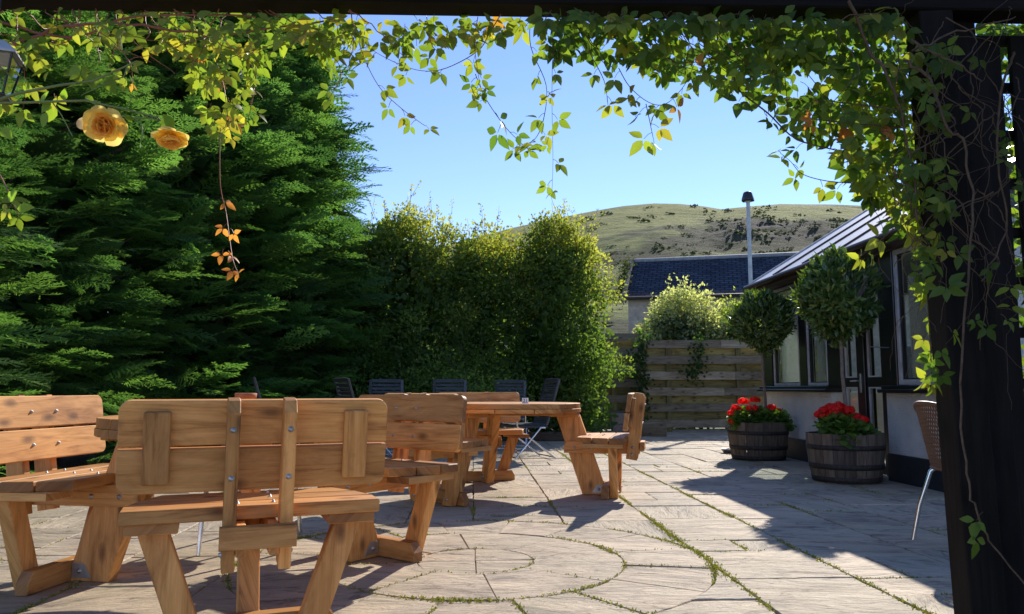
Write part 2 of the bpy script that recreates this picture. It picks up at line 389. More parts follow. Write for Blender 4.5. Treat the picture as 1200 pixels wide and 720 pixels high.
def make_hill():
    xs = [380, 500, 600, 660, 700, 735, 770, 800, 830, 850, 880, 920, 985, 1100, 1250, 1500]
    ys = [330, 290, 264, 251, 243, 237, 234, 234.5, 237.5, 241, 238, 235, 236, 240, 262, 330]
    na, nb = 560, 220
    a = np.linspace(-0.35, 1.05, na); t = np.linspace(0, 1, nb)
    A, T = np.meshgrid(a, t)
    Y = 130 + 770*T
    ry = np.interp(600+A*900, xs, ys)
    Hr = (456-ry)/900*820
    s = np.clip((Y-140)/(820-140), 0, 1)
    def fbm(x, y, seed, octs=6):
        r = np.random.default_rng(seed); z = 0*x; am = 1; f = 1
        for o in range(octs):
            for k in range(3):
                th = r.uniform(0, 6.28); ph = r.uniform(0, 6.28)
                z = z + am*np.sin(f*(x*math.cos(th)+y*math.sin(th))+ph+1.3*np.sin(f*.7*(x*math.sin(th)-y*math.cos(th))+ph*2))/3
            am *= .52; f *= 1.9
        return z
    X = A*Y
    prof = 0.62*s**0.9 + 0.38*s**2.6*(3-2*s)/1.0
    prof = np.where(s < 1, np.clip(prof, 0, 1.0), 1)
    Z = Hr*prof
    nz = fbm(X*0.012, Y*0.012, 3)
    Z = Z + nz*6*np.sin(np.pi*np.clip(s, 0, 1))**0.8
    # crag band on the right flank
    crag = np.exp(-((s-0.60)/0.10)**2)*np.clip((A-0.16)/0.15, 0, 1)
    Z = Z + crag*(np.abs(fbm(X*0.05, Y*0.02, 9))*10)
    Z = Z - np.clip((Y-820)/80, 0, 1)**2*30 - 0.5
    V = np.stack([X, Y, Z], -1).reshape(-1, 3)
    i = np.arange(nb-1)[:, None]*na + np.arange(na-1)[None]
    F = np.stack([i, i+1, i+na+1, i+na], -1).reshape(-1, 4)
    # r: patch mask (heather/bracken), g: crag
    patch = fbm(X*0.028, Y*0.035, 5)+0.5*fbm(X*0.09, Y*0.12, 6)
    low = np.clip((0.74-s)/0.2+np.clip((A-0.22)/0.3, 0, .9), -0.6, 1.3)
    r = np.clip(0.33 + 0.50*patch + 0.55*(low-0.35), 0, 1)
    top = np.clip((s-0.95)/0.04, 0, 1)*np.clip(1-np.abs(A-0.22)/0.12, 0, 1)
    r = np.clip(r + top*0.9, 0, 1)
    tint = np.stack([r, np.clip(crag*(0.5+patch), 0, 1), 0*r], -1).reshape(-1, 3)
    m, nt, b = newmat('hill_grass_and_heather')
    g = nt.nodes.new('ShaderNodeNewGeometry').outputs['Position']
    cc, rr, gg, bb = tone(nt)
    n = noise(nt, mapping(nt, g, (0.6, 1.0, 1.6)), 0.06, 9, 0.70)
    f = math_(nt, 'ADD', rr, math_(nt, 'MULTIPLY', math_(nt, 'SUBTRACT', n, 0.5), 1.1))
    c = ramp(nt, f, [(0.22, (0.27, 0.27, 0.085)), (0.42, (0.21, 0.23, 0.070)), (0.56, (0.13, 0.145, 0.050)), (0.80, (0.065, 0.070, 0.034))])
    rk = ramp(nt, noise(nt, mapping(nt, g, (0.25, 0.25, 0.05)), 1.0, 5, .7), [(0.5, (0.05, 0.045, 0.045)), (0.62, (0.20, 0.18, 0.17))])
    c = mixc(nt, math_(nt, 'MULTIPLY', gg, 0.6), c, rk)
    nt.links.new(c, b.inputs['Base Color']); b.inputs['Roughness'].default_value = 0.95
    b.inputs['Specular IOR Level'].default_value = 0.1
    bump(nt, b, n, 1.0, 7.0)
    o = mesh_np('hill', V, F, m, tint, smooth=True)
    tag(o, kind='structure')
    # gorse and scrub on the slope
    LV, LF, LT = [], [], []; k = 0
    zz = Z
    cl = []
    for q in range(650):
        ii = int(rng.integers(20, nb-50)); jj = int(rng.integers(int(na*.28), int(na*.62)))
        if r[ii, jj] < 0.55 and rng.random() < 0.8: continue
        cl.append((X[ii, jj], Y[ii, jj], Z[ii, jj], rng.uniform(.5, 1.0)**3*3.6*Y[ii, jj]/600+0.4))
    base = np.array([[0, 0, 1], [1, 0, 0], [0, 1, 0], [-1, 0, 0], [0, -1, 0]], float)
    tri = np.array([[0, 1, 2], [0, 2, 3], [0, 3, 4], [0, 4, 1]])
    for (x, y, z, s_) in cl:
        for qq in range(12):
            d = rng.normal(0, .6, 3); d[0] *= 1.5; d[2] = abs(d[2])*.5
            v_ = base*rng.uniform(.45, .9, 3)*s_*.55 + d*s_ + [x, y, z]
            LV.append(v_); LF.append(tri+k); k += 5
            LT.append(np.tile([0.105, 0.12, 0.055], (5, 1))*rng.uniform(.6, 1.5))
    ob = mesh_np('hillside_scrub', np.concatenate(LV), np.concatenate(LF), M['scrub'], np.concatenate(LT))
    tag(ob, 'dark gorse and scrub scattered over the hillside', 'scrub', kind='stuff')
make_hill()

# ------------------------------------------------------------------ paving
PHI = R(2.9)
CIR = G(557, 657); CX, CY = CIR.x, CIR.y
ca_, sa_ = math.cos(PHI), math.sin(PHI)
def pq2w(p, q): return (CX + p*ca_ - q*sa_, CY + p*sa_ + q*ca_)
moss_pts = []
def paving():
    mb = MB()
    RO = 1.20
    def add_slab(pts, hgt=None, long=None, circ_=False):
        # pts: dense polygon in world xy, CCW
        n = len(pts)
        if n < 3: return
        ar = sum(pts[i-1][0]*pts[i][1]-pts[i][0]*pts[i-1][1] for i in range(n))/2
        if abs(ar) < 0.004: return
        if ar < 0: pts = pts[::-1]
        cx = sum(p[0] for p in pts)/n; cy = sum(p[1] for p in pts)/n
        h = random.uniform(-0.003, 0.004) if hgt is None else hgt
        tx, ty = random.gauss(0, .004), random.gauss(0, .004)
        rs = random.uniform(.3, .6) if circ_ else random.random(); th = random.gauss(0, .2) if circ_ else random.choice([0, 0, 0, 1.57])+random.gauss(0, .22); ct, st = math.cos(th), math.sin(th)
        ox, oy = random.uniform(0, 50), random.uniform(0, 50)
        def zz(x, y): return h + (x-cx)*tx + (y-cy)*ty
        def uv(x, y): return ((x*ct+y*st)+ox, (-x*st+y*ct)+oy)
        jit = [random.gauss(0, .0028) for _ in pts]
        P0, P1, P2 = [], [], []
        for i in range(n):
            a = Vector(pts[i-1]); p = Vector(pts[i]); c2 = Vector(pts[(i+1) % n])
            t = (c2-a); t = t.normalized() if t.length > 1e-6 else Vector((1, 0)); nn = Vector((-t.y, t.x))
            q1 = p + nn*(0.0045+jit[i]); q0 = p + nn*(0.0+jit[i]*.8)
            P2.append((q1.x, q1.y, zz(q1.x, q1.y))); P1.append((q0.x, q0.y, zz(q0.x, q0.y)-0.006)); P0.append((q0.x, q0.y, -0.03))
        mb.poly(P2, [uv(p[0], p[1]) for p in P2], (rs, 0, 0))
        for A_, B_ in ((P1, P2), (P0, P1)):
            for i in range(n):
                j = (i+1) % n
                q = [A_[i], A_[j], B_[j], B_[i]]
                mb.poly(q, [uv(p[0], p[1]) for p in q], (rs, 0, 0))
        for i in range(n):
            moss_pts.append((pts[i], pts[(i+1) % n]))
    def dense(poly, step=0.09):
        out = []
        for i in range(len(poly)):
            a = poly[i]; b_ = poly[(i+1) % len(poly)]
            L = math.dist(a, b_); k = max(1, int(L/step))
            for j in range(k): out.append((a[0]+(b_[0]-a[0])*j/k, a[1]+(b_[1]-a[1])*j/k))
        return out
    g = 0.0035
    # columns
    pl = 1.19; edges = [pl]
    x = pl
    for wd in (0.585, 0.60, 0.45, 0.6, 0.75, 0.6, 0.6, 0.6): x += wd; edges.append(x)
    x = pl
    left = []
    wds = [0.6, 0.6, 0.45, 0.75, 0.6, 0.6, 0.45, 0.6, 0.75, 0.6, 0.6, 0.45, 0.6, 0.6, 0.6, 0.6]
    for wd in wds: x -= wd; left.append(x)
    edges = left[::-1]+edges
    circ = lambda p, q: p*p+q*q < RO*RO
    for i in range(len(edges)-1):
        p0, p1 = edges[i], edges[i+1]
        q = -5.2 - random.random()*.4
        while q < 12.6:
            h = random.choice([0.3, 0.45, 0.45, 0.6, 0.6, 0.75])
            segs = [(p0, p1)]
            if h < 0.5 and random.random() < .25 and (p1-p0) > .5:
                mm = p0+(p1-p0)*random.uniform(.4, .6); segs = [(p0, mm), (mm, p1)]
            for (a0, a1) in segs:
                poly = [(a0+g, q+g), (a1-g, q+g), (a1-g, q+h-g), (a0+g, q+h-g)]
                d = dense(poly, 0.04 if abs(q) < 2.5 and abs(a0) < 2.2 else 0.12)
                ins = [math.hypot(*p) < RO+g for p in d]
                if all(ins): continue
                if any(ins):
                    # walk the outline, replace inside runs by the arc
                    n = len(d); s0 = next(k for k in range(n) if not ins[k] and ins[k-1])
                    out = []; k = 0; run = False
                    while k < n:
                        pt = d[(s0+k) % n]
                        if not ins[(s0+k) % n]: out.append(pt); run = False
                        else:
                            if not run:
                                st_ = (s0+k) % n; k2 = k
                                while k2 < n and ins[(s0+k2) % n]: k2 += 1
                                pa = d[(s0+k) % n]; pb = d[(s0+k2-1) % n]
                                a = math.atan2(pa[1], pa[0]); b_ = math.atan2(pb[1], pb[0])
                                dd = (b_-a+math.pi) % (2*math.pi)-math.pi
                                m_ = max(2, int(abs(dd)/0.05))
                                for z in range(m_+1):
                                    t = a+dd*z/m_; out.append(((RO+g)*math.cos(t), (RO+g)*math.sin(t)))
                                k = k2; continue
                        k += 1
                    d = out
                add_slab([pq2w(*p) for p in d])
            q += h
    # circle kit
    def sector(r0, r1, a0, a1, g=.0008):
        k = max(3, int((a1-a0)*r1/0.05)); pts = []
        ga0 = g/max(r1, .05)
        for j in range(k+1):
            t = a0+ga0+(a1-a0-2*ga0)*j/k; pts.append(((r1-g)*math.cos(t), (r1-g)*math.sin(t)))
        if r0 > 0.01:
            ga = g/r0
            for j in range(k, -1, -1):
                t = a0+ga+(a1-a0-2*ga)*j/k; pts.append(((r0+g)*math.cos(t), (r0+g)*math.sin(t)))
        else:
            t = (a0+a1)/2; pts.append((g*1.4*math.cos(t), g*1.4*math.sin(t)))
        add_slab([pq2w(*p) for p in pts], circ_=True)
    for k in range(4): sector(0, .30, k*math.pi/2, (k+1)*math.pi/2)
    for k in range(8): sector(.30, .76, k*math.pi/4+.12, (k+1)*math.pi/4+.12)
    for k in range(16): sector(.76, RO, k*math.pi/8+.2, (k+1)*math.pi/8+.2)
    o = mb.build('patio_paving', M['slab'])
    bm = bmesh.new(); bm.from_mesh(o.data)
    bmesh.ops.triangulate(bm, faces=[f for f in bm.faces if len(f.verts) > 4]); bm.to_mesh(o.data); bm.free()
    tag(o, kind='structure')
paving()
def moss():
    V = []; T = []
    segs = [s for s in moss_pts if -3.2 < s[0][0] < 4 and 1.6 < s[0][1] < 11 and (abs(s[0][0])/max(s[0][1], .1) < .75)]
    for (a, b_) in segs:
        a = Vector(a); b_ = Vector(b_); L = (b_-a).length
        mid = (a+b_)/2
        # strong on the two long joints and round the circle
        dx, dy = mid.x-CX, mid.y-CY; p = dx*ca_+dy*sa_; r = math.hypot(dx, dy)
        f = math.sin(mid.x*3.1+1.7)*math.sin(mid.y*2.3+.6)+.5*math.sin(mid.x*7.7+mid.y*5.1)+.4*math.sin(mid.y*13-mid.x*9)
        dens = max(0, f-0.35)*0.7
        along = abs((b_-a).normalized().dot(Vector((-sa_, ca_)))) > .8
        if along and abs(p-1.19) < .03: dens += 1.1+.7*f
        if along and abs(p-1.775) < .03: dens += 0.75+.6*f
        if abs(r-1.2) < .03 or abs(r-.76) < .03: dens += max(0, .35+.8*f)
        if abs(r-.3) < .03: dens += max(0, .3+.6*f)
        if mid.y > 7: dens *= .6
        k = int(L*900*max(0, dens)*.40 + random.random()*.6)
        wd = 0.005+0.007*min(1.6, max(0, dens))
        for _ in range(k):
            t = random.random(); c = a+(b_-a)*t
            x = c.x+random.gauss(0, wd); y = c.y+random.gauss(0, wd); z = random.uniform(-.010, .004)
            s_ = random.uniform(.003, .0075); th = random.uniform(0, 6.28); lean = random.uniform(-.006, .006)
            V += [(x-s_*math.cos(th), y-s_*math.sin(th), z), (x+s_*math.cos(th), y+s_*math.sin(th), z), (x+lean, y+lean, z+random.uniform(.004, .012))]
            q = random.uniform(.7, 1.3); y_ = random.random()
            T += [((.20+.14*y_)*q, (.25+.05*y_)*q, .06*q)]*3
    F = np.arange(len(V)).reshape(-1, 3)
    o = mesh_np('joint_moss', np.array(V), F, M['moss'], np.array(T))
    tag(o, 'yellow green moss growing in the paving joints', 'moss', kind='stuff')
moss()

# ------------------------------------------------------------------ picnic tables
def rounded(x0, x1, y0, y1, r, corners=(1, 1, 1, 1)):
    pts = []
    for k, (cx, cy, a0) in enumerate(((x1-r, y0+r, -90), (x1-r, y1-r, 0), (x0+r, y1-r, 90), (x0+r, y0+r, 180))):
        if corners[k]:
            for j in range(6): a = R(a0+18*j); pts.append((cx+r*math.cos(a), cy+r*math.sin(a)))
        else: pts.append(((x1, y0), (x1, y1), (x0, y1), (x0, y0))[k])
    return pts
def bolt(mb, p, n, r=0.011):
    p = Vector(p); n = Vector(n).normalized(); u = n.orthogonal().normalized(); v_ = n.cross(u)
    rows = []
    for rr, h in ((r*1.5, 0), (r*1.5, .002), (r, .0025), (r*.95, .006), (r*.6, .0085), (0.0005, .0092)):
        rows.append([p+n*h+(u*math.cos(a)+v_*math.sin(a))*rr for a in [math.pi*2*j/10 for j in range(10)]])
    mb.grid(rows, closed=True)

def make_table():
    root = empty('picnic_table')
    # tabletop: boards cut to a circle over a rim
    RT = 0.60; z1 = 0.76
    m_ = MB(); nb = 8; wdt = 2*RT/nb
    for i in range(nb):
        y0 = -RT+i*wdt+.003; y1 = y0+wdt-.006
        ys = [y0+(y1-y0)*k/5 for k in range(6)]
        def hx(y): return math.sqrt(max(0.0009, RT*RT-y*y))
        pts = [(hx(y), y) for y in ys]+[(-hx(y), y) for y in reversed(ys)]
        m_.prism(pts, z1-.042, z1, ch=.003)
    top = m_.build('tabletop', M['cedar'], root)
    m_ = MB()
    for i in range(12):    # rim blocks under the boards
        a0 = i*math.pi/6+.006; a1 = (i+1)*math.pi/6-.006
        pts = [((RT+.006)*math.cos(a0+(a1-a0)*k/5), (RT+.006)*math.sin(a0+(a1-a0)*k/5)) for k in range(6)]
        pts += [((RT-.09)*math.cos(a1-(a1-a0)*k/5), (RT-.09)*math.sin(a1-(a1-a0)*k/5)) for k in range(6)]
        m_.prism(pts, z1-.076, z1-.0435, ch=.002)
    m_.build('rim', M['cedar'], top)
    m_ = MB()
    for sy in (-.27, 0, .27): m_.box(-.50, .50, sy-.035, sy+.035, z1-.10, z1-.0435)
    m_.build('batten', M['cedar'], top)
    for k in range(3):
        a = k*2*math.pi/3
        ca, sa = math.cos(a), math.sin(a)
        rad = Vector((ca, sa, 0)); tan = Vector((-sa, ca, 0)); up = Vector((0, 0, 1))
        def W(r, t, z): return rad*r+tan*t+up*z
        # wide splayed table leg, in the radial plane
        m_ = MB(); m_.prism([(.62, 0.002), (.83, 0.002), (.60, .66), (.40, .66)], -.035, .035, O=(0, 0, 0), A=rad, B=up, N=-tan, long='b', ch=.004)
        leg = m_.build('table_leg', M['cedar'], root)
        m_ = MB(); m_.prism([(.36, .645), (.60, .645), (.585, .683), (.36, .683)], -.075, .075, A=rad, B=up, N=-tan, ch=.003)
        m_.build('cleat', M['cedar'], leg)
        # bench frame: two arms, end rail
        m_ = MB()
        for s_ in (1, -1):
            t0, t1 = (.036, .066) if s_ > 0 else (-.066, -.036)
            m_.prism([(.47, .345), (1.10, .345), (1.10, .443), (.50, .443), (.47, .41)], -t1, -t0, A=rad, B=up, N=-tan, ch=.003)
        m_.prism([(-.118, .375), (.118, .375), (.118, .447), (-.118, .447)], 1.105, 1.142, A=-tan, B=up, N=rad, ch=.003)
        frame = m_.build('bench_frame', M['cedar'], root)
        # backrest posts, leaning outwards
        lean = R(8.5); pu = (up*math.cos(lean)+rad*math.sin(lean)); pn = (rad*math.cos(lean)-up*math.sin(lean))
        O = W(1.055, 0, .445)
        bz = []
        for s_ in (1, -1):
            m_ = MB(); t0 = .0675 if s_ > 0 else -.1075
            # section in (radial-ish, along) plane
            m_.prism([(-.045, -.145), (.047, -.145), (.047, .37), (.02, .405), (-.045, .405)], -(t0+.040), -t0, O=O, A=pn, B=pu, N=-tan, long='b', ch=.003)
            m_.build('backrest_post', M['cedar'], frame)
        # seat: three planks, outer longest, ends of the inner ones cut back
        m_ = MB()
        def plank(r0, r1, l0, l1): m_.prism([(l0, -r0), (l1, -r1), (-l1, -r1), (-l0, -r0)][::-1], .4475, .492, A=tan, B=-rad, N=up, ch=.004)
        for (r0, r1, l0, l1) in ((.61, .735, .31, .37), (.742, .87, .375, .41), (.877, 1.000, .415, .415)):
            m_.prism([(-l0, r0), (l0, r0), (l1, r1), (-l1, r1)], .4475, .492, A=-tan, B=rad, N=up, ch=.004)
        seat = m_.build('seat', M['cedar'], frame)
        for s_ in (1, -1):
            m_ = MB()
            t0, t1 = (.24, .40) if s_ > 0 else (-.40, -.24)
            m_.prism([(t0, .66), (t1, .66), (t1, .985), (t0, .985)] if s_ > 0 else [(t0, .66), (t1, .66), (t1, .985), (t0, .985)], .412, .4465, A=-tan, B=rad, N=up, ch=.003, long='b')
            m_.build('seat_batten', M['cedar'], seat)
        # V legs
        for s_ in (1, -1):
            m_ = MB()
            pts = [(s_*.130, .002), (s_*.225, .002), (s_*.365, .411), (s_*.270, .411)]
            if s_ < 0: pts = pts[::-1]
            m_.prism(pts, .865, .930, A=-tan, B=up, N=rad, long='b', ch=.004)
            m_.build('bench_leg', M['cedar'], frame)
        m_ = MB(); m_.prism([(-.30, .004), (.30, .004), (.30, .05), (.27, .098), (-.27, .098), (-.30, .05)], .8, .862, A=-tan, B=up, N=rad, ch=.004)
        m_.build('foot_beam', M['cedar'], frame)
        # backrest boards + battens
        m_ = MB()
        for (b0, b1, cr) in ((.095, .238, (1, 0, 0, 1)), (.248, .395, (0, 1, 1, 0))):
            m_.prism(rounded(-.425, .425, b0, b1, .035, cr), -.082, -.047, O=O, A=-tan, B=pu, N=pn, ch=.004)
        back = m_.build('backrest', M['cedar'], frame)
        m_ = MB()
        for s_ in (-.312, .312):
            m_ = MB(); m_.prism(rounded(s_-.040, s_+.040, .13, .362, .008), -.0465, -.018, O=O, A=-tan, B=pu, N=pn, ch=.004, long='b')
            m_.build('back_batten', M['cedar'], back)
        # bolts and brackets
        def bolt1(p, n, r):
            q = MB(); bolt(q, (0, 0, 0), n, r); o = q.build('bolt', M['steel'], frame); o.location = p
        for s_ in (1, -1):
            for h in (.16, .315):
                bolt1(O+pu*h+pn*.047+tan*s_*.0875, pn, .0065); bolt1(O+pu*(h+.005)-pn*.082+tan*s_*.08, -pn, .0055)
            for r_ in (.56, .70): bolt1(W(r_, s_*.066, .39), tan*s_, .008)
            for z_ in (.345, .40): bolt1(O+pu*(z_-.445)+tan*s_*.1075, tan*s_, .008)
            for r_ in (.68, .80, .94): bolt1(W(r_, s_*.058, .492), up, .0042)
            bolt1(W(.896, s_*.19, .05) + rad*.034, rad, .007)
        for s_ in (1, -1):
            m_ = MB()
            t_ = s_*.037
            m_.prism([(.70, .02), (.797, .02), (.797, .085), (.74, .085)], -t_-.002, -t_+.002, A=rad, B=up, N=-tan, ch=.0005)
            bolt(m_, W(.76, s_*.039, .05), tan*s_, .008)
            m_.build('bracket', M['steel'], leg)
    return root
AC = P(288, 456, 3.56); BC = Vector((-0.01, 6.72, 0))
tA = make_table(); tA.location = (AC.x, 3.56, 0); tA.rotation_euler.z = R(51.8)
tag(tA, 'nearest round wooden picnic table with a terracotta pot on it', 'picnic table', 'round picnic tables with attached bench seats')
tB = copy_tree(tA); tB.location = BC; tB.rotation_euler.z = R(-12)
tag(tB, 'farther round wooden picnic table with small white number block on it', 'picnic table', 'round picnic tables with attached bench seats')

# terracotta pot on table A
mb = MB(); mb.lathe([(0.001, .001), (.030, .001), (.042, .075), (.048, .076), (.050, .098), (.045, .10), (.040, .096), (.036, .02), (.001, .02)], n=28)
o = mb.build('terracotta_pot', M['terracotta'], loc=(P(288, 466, 3.6).x, 3.6, .761)); tag(o, 'small terracotta pot standing on the nearest picnic table', 'pot')
# number block
nb_ = empty('table_number', (P(615.5, 466, 6.45).x, 6.45, .7605), R(4)); tag(nb_, 'small white table number block on the farther picnic table', 'table number')
mb = MB(); mb.box(-.026, .026, -.012, .012, 0, .044, .002); mb.build('block', M['white'], nb_)
cu = bpy.data.curves.new('number_curve', 'FONT'); cu.body = '21'; cu.size = .042; cu.align_x = 'CENTER'; cu.align_y = 'CENTER'; cu.extrude = .0004
to = bpy.data.objects.new('tmp_text', cu); col.objects.link(to); bpy.context.view_layer.update()
me = bpy.data.meshes.new_from_object(to); bpy.data.objects.remove(to)
me.transform(Matrix.Translation((0, -.0128, .022)) @ Matrix.Rotation(math.pi/2, 4, 'X')); me.materials.clear(); me.materials.append(M['ink'])
no = bpy.data.objects.new('digits', me); col.objects.link(no); no.parent = nb_

# ------------------------------------------------------------------ grey slatted chairs
def make_slat_chair():
    """faces +X"""
    root = empty('garden_chair')
    lean = R(17)
    bu = Vector((-math.sin(lean), 0, math.cos(lean))); bn = Vector((math.cos(lean), 0, math.sin(lean)))
    O = Vector((-.20, 0, .43))
    mb = MB()
    for s in (-1, 1):
        mb.prism([(s*.215-.02, 0), (s*.215+.02, 0), (s*.215+.02, .60), (s*.215-.02, .60)], -.012, .014, O=O, A=(0, 1, 0), B=bu, N=bn, long='b')
    for z in (.02, .585): mb.prism([(-.195, z-.025), (.195, z-.025), (.195, z+.025), (-.195, z+.025)], -.010, .012, O=O, A=(0, 1, 0), B=bu, N=bn)
    back = mb.build('back_frame', M['chairslat'], root)
    mb = MB()
    for i in range(10):
        z = .075+i*.05
        mb.prism([(-.193, z-.017), (.193, z-.017), (.193, z+.017), (-.193, z+.017)], -.006, .006, O=O, A=(0, 1, 0), B=bu, N=bn, ch=.002)
    mb.build('back_slats', M['chairslat'], back)
    mb = MB()
    for i in range(8):
        x = -.19+i*.058; mb.box(x, x+.046, -.225, .225, .425, .443, .003, 'y')
    for s in (-1, 1): mb.box(-.2, .26, s*.23-.015, s*.23+.015, .395, .424)
    mb.build('seat', M['chairslat'], root)
    for s in (-1, 1):
        mb = MB(); mb.tube([(-.16, s*.262, .40), (-.10, s*.262, .40), (.24, s*.262, .02+.001)], .011, n=8)
        mb.tube([(.22, s*.262, .64), (.215, s*.262, .43), (.19, s*.262, .38), (-.30, s*.262, .012)], .011, n=8)
        mb.build('leg', M['chrome'], root)
        mb = MB(); mb.box(-.32, .26, s*.262-.025, s*.262+.025, .642, .664); mb.build('armrest', M['chairslat'], root)
    mb = MB(); mb.tube([(-.28, -.262, .03), (-.28, .262, .03)], .009, n=8); mb.tube([(.22, -.262, .03), (.22, .262, .03)], .009, n=8)
    mb.build('stretcher', M['chrome'], root)
    return root
ch0 = make_slat_chair()
GC = 'grey slatted garden chairs by the hedges'
spots = [  # x px of back centre, depth, facing angle, label
    (338, 9.0, R(20), 'dark slatted chair by the feathery conifer, farthest left of the slatted chairs'),
    (434, 9.6, R(34), 'slatted chair facing right with its narrow back edge towards us'),
    (454, 10.4, R(-80), 'slatted chair facing us whose back shows left of the middle of the hedge'),
    (525, 10.4, R(-90), 'slatted chair seen square from the front, back rising above the picnic bench'),
    (616, 9.9, R(200), 'slatted reclining chair with bright metal legs facing left behind farther table'),
    (596, 11.4, R(-95), 'shaded slatted chair behind the reclining one, deep under the hedge'),
]
for i, (u, D, a, lb) in enumerate(spots):
    o = ch0 if i == 0 else copy_tree(ch0)
    o.location = ((u-600)/900*D, D, 0); o.rotation_euler.z = a
    tag(o, lb, 'garden chair', GC)

# ------------------------------------------------------------------ bistro chairs (woven back, tubular legs)
m, nt, b = newmat('woven_rattan'); M['rattan'] = m
uv = nt.nodes.new('ShaderNodeUVMap').outputs[0]
c = ramp(nt, noise(nt, uv, 60, 3), [(0.3, (0.11, 0.05, 0.022)), (0.7, (0.24, 0.12, 0.055))]); nt.links.new(c, b.inputs['Base Color']); b.inputs['Roughness'].default_value = 0.5
def make_bistro():
    """faces +X ; back at -X"""
    root = empty('bistro_chair')
    mb = MB()   # back rim
    def bp(t, z):   # t in -1..1 across the back, curved
        a = t*R(62); rr = .235
        lean = (z-.44)*.22
        return Vector((-.02-rr*math.cos(a)-lean, rr*math.sin(a)*1.02, z))
    top = [bp(-1+2*i/16, .80-.10*abs(-1+2*i/16)**2.5) for i in range(17)]
    mb.tube([bp(-1, .42)]+top+[bp(1, .42)], .013, n=8)
    mb.tube([bp(-1+2*i/12, .43) for i in range(13)], .010, n=6)
    back = mb.build('back_rim', M['rattan'], root)
    mb = MB()
    for i in range(-15, 16):
        t = i/16
        zt = .80-.10*abs(t)**2.5
        for sgn in (1, -1):
            pts = []
            for j in range(9):
                f = j/8; tt = t+sgn*f*.5
                if abs(tt) > 1: break
                pts.append(bp(tt, .43+(.80-.10*abs(tt)**2.5-.43)*f))
            if len(pts) > 1: mb.tube(pts, .0032, n=4, caps=False)
    for j in range(12):
        z = .45+j*.028
        mb.tube([bp(-1+2*i/12, z) for i in range(13)], .003, n=4, caps=False)
    mb.build('woven_panel', M['rattan'], back)
    mb = MB()
    prof = [(0.001, .452), (.15, .452), (.205, .448), (.215, .44), (.205, .43), (.001, .43)]
    mb.lathe(prof, n=28); mb.build('seat', M['rattan'], root)
    for s in (-1, 1):
        mb = MB(); mb.tube([(-.15, s*.15, .44), (-.19, s*.18, .40), (-.25, s*.21, .20), (-.29, s*.225, .002)], .0125, n=10)
        mb.build('leg', M['chrome'], root)
        mb = MB(); mb.tube([(.10, s*.17, .44), (.17, s*.20, .41), (.215, s*.215, .20), (.24, s*.22, .002)], .0125, n=10)
        mb.build('leg', M['chrome'], root)
    mb = MB(); mb.tube([(.205*math.cos(a), .205*math.sin(a), .425) for a in [2*math.pi*i/24 for i in range(25)]], .011, n=8, caps=False)
    mb.build('seat_ring', M['chrome'], root)
    return root
bc = make_bistro(); bc.location = (2.66, 4.42, 0); bc.rotation_euler.z = R(5)
tag(bc, 'brown woven chair with tubular metal legs beside the dark pergola post', 'bistro chair', 'woven bistro chairs with tubular legs')
b2 = copy_tree(bc); b2.location = (-1.47, 4.45, 0); b2.rotation_euler.z = R(-84)
tag(b2, 'woven chair behind the nearest picnic table, only its shiny legs showing', 'bistro chair', 'woven bistro chairs with tubular legs')

# ------------------------------------------------------------------ foliage generators
def leaf_template(detail=1, width=.3, fold=.12, curl=.12):
    if detail == 0:
        V = np.array([[0, 0, 0], [.45, width, fold*.6], [.45, -width, fold*.6], [1, 0, -curl]])
        return V, np.array([[0, 3, 1], [0, 2, 3]])
    st = [(0.0, 0), (.18, .72), (.42, 1.0), (.72, .62), (1.0, 0)]
    V = []; idx = []
    for t, w_ in st:
        z = -curl*t*t
        if w_ == 0: idx.append([len(V)]); V.append([t, 0, z])
        else:
            idx.append([len(V), len(V)+1, len(V)+2]); V += [[t, w_*width, z+fold*w_], [t, 0, z], [t, -w_*width, z+fold*w_]]
    F = []
    a, b_ = idx[0], idx[1]; F += [[a[0], b_[1], b_[0]], [a[0], b_[2], b_[1]]]
    for k in (1, 2):
        a, b_ = idx[k], idx[k+1]
        for s in (0, 1): F += [[a[s], a[s+1], b_[s+1]], [a[s], b_[s+1], b_[s]]]
    a, b_ = idx[3], idx[4]; F += [[a[0], a[1], b_[0]], [a[1], a[2], b_[0]]]
    return np.array(V, float), np.array(F)
def frames(f, up):
    f = f/np.linalg.norm(f, axis=1, keepdims=True)
    s = np.cross(up, f); s /= (np.linalg.norm(s, axis=1, keepdims=True)+1e-9)
    u = np.cross(f, s)
    return np.stack([f, s, u], 1)     # rows: template x,y,z axes
def scatter(tmpl, pos, fwd, up, scale, tints):
    TV, TF = tmpl; n = len(pos); k = len(TV)
    B = frames(fwd, up)
    V = np.einsum('vk,nkd->nvd', TV, B)*scale[:, None, None] + pos[:, None, :]
    F = TF[None]+(np.arange(n)*k)[:, None, None]
    T = np.repeat(tints[:, None, :], k, 1)
    return V.reshape(-1, 3), F.reshape(-1, TF.shape[1]), T.reshape(-1, 3)
def join(parts):
    V, F, T = [], [], []; k = 0
    for v_, f_, t_ in parts: V.append(v_); F.append(f_+k); T.append(t_); k += len(v_)
    return np.concatenate(V), np.concatenate(F), np.concatenate(T)
def runit(n): d = rng.normal(size=(n, 3)); return d/np.linalg.norm(d, axis=1, keepdims=True)

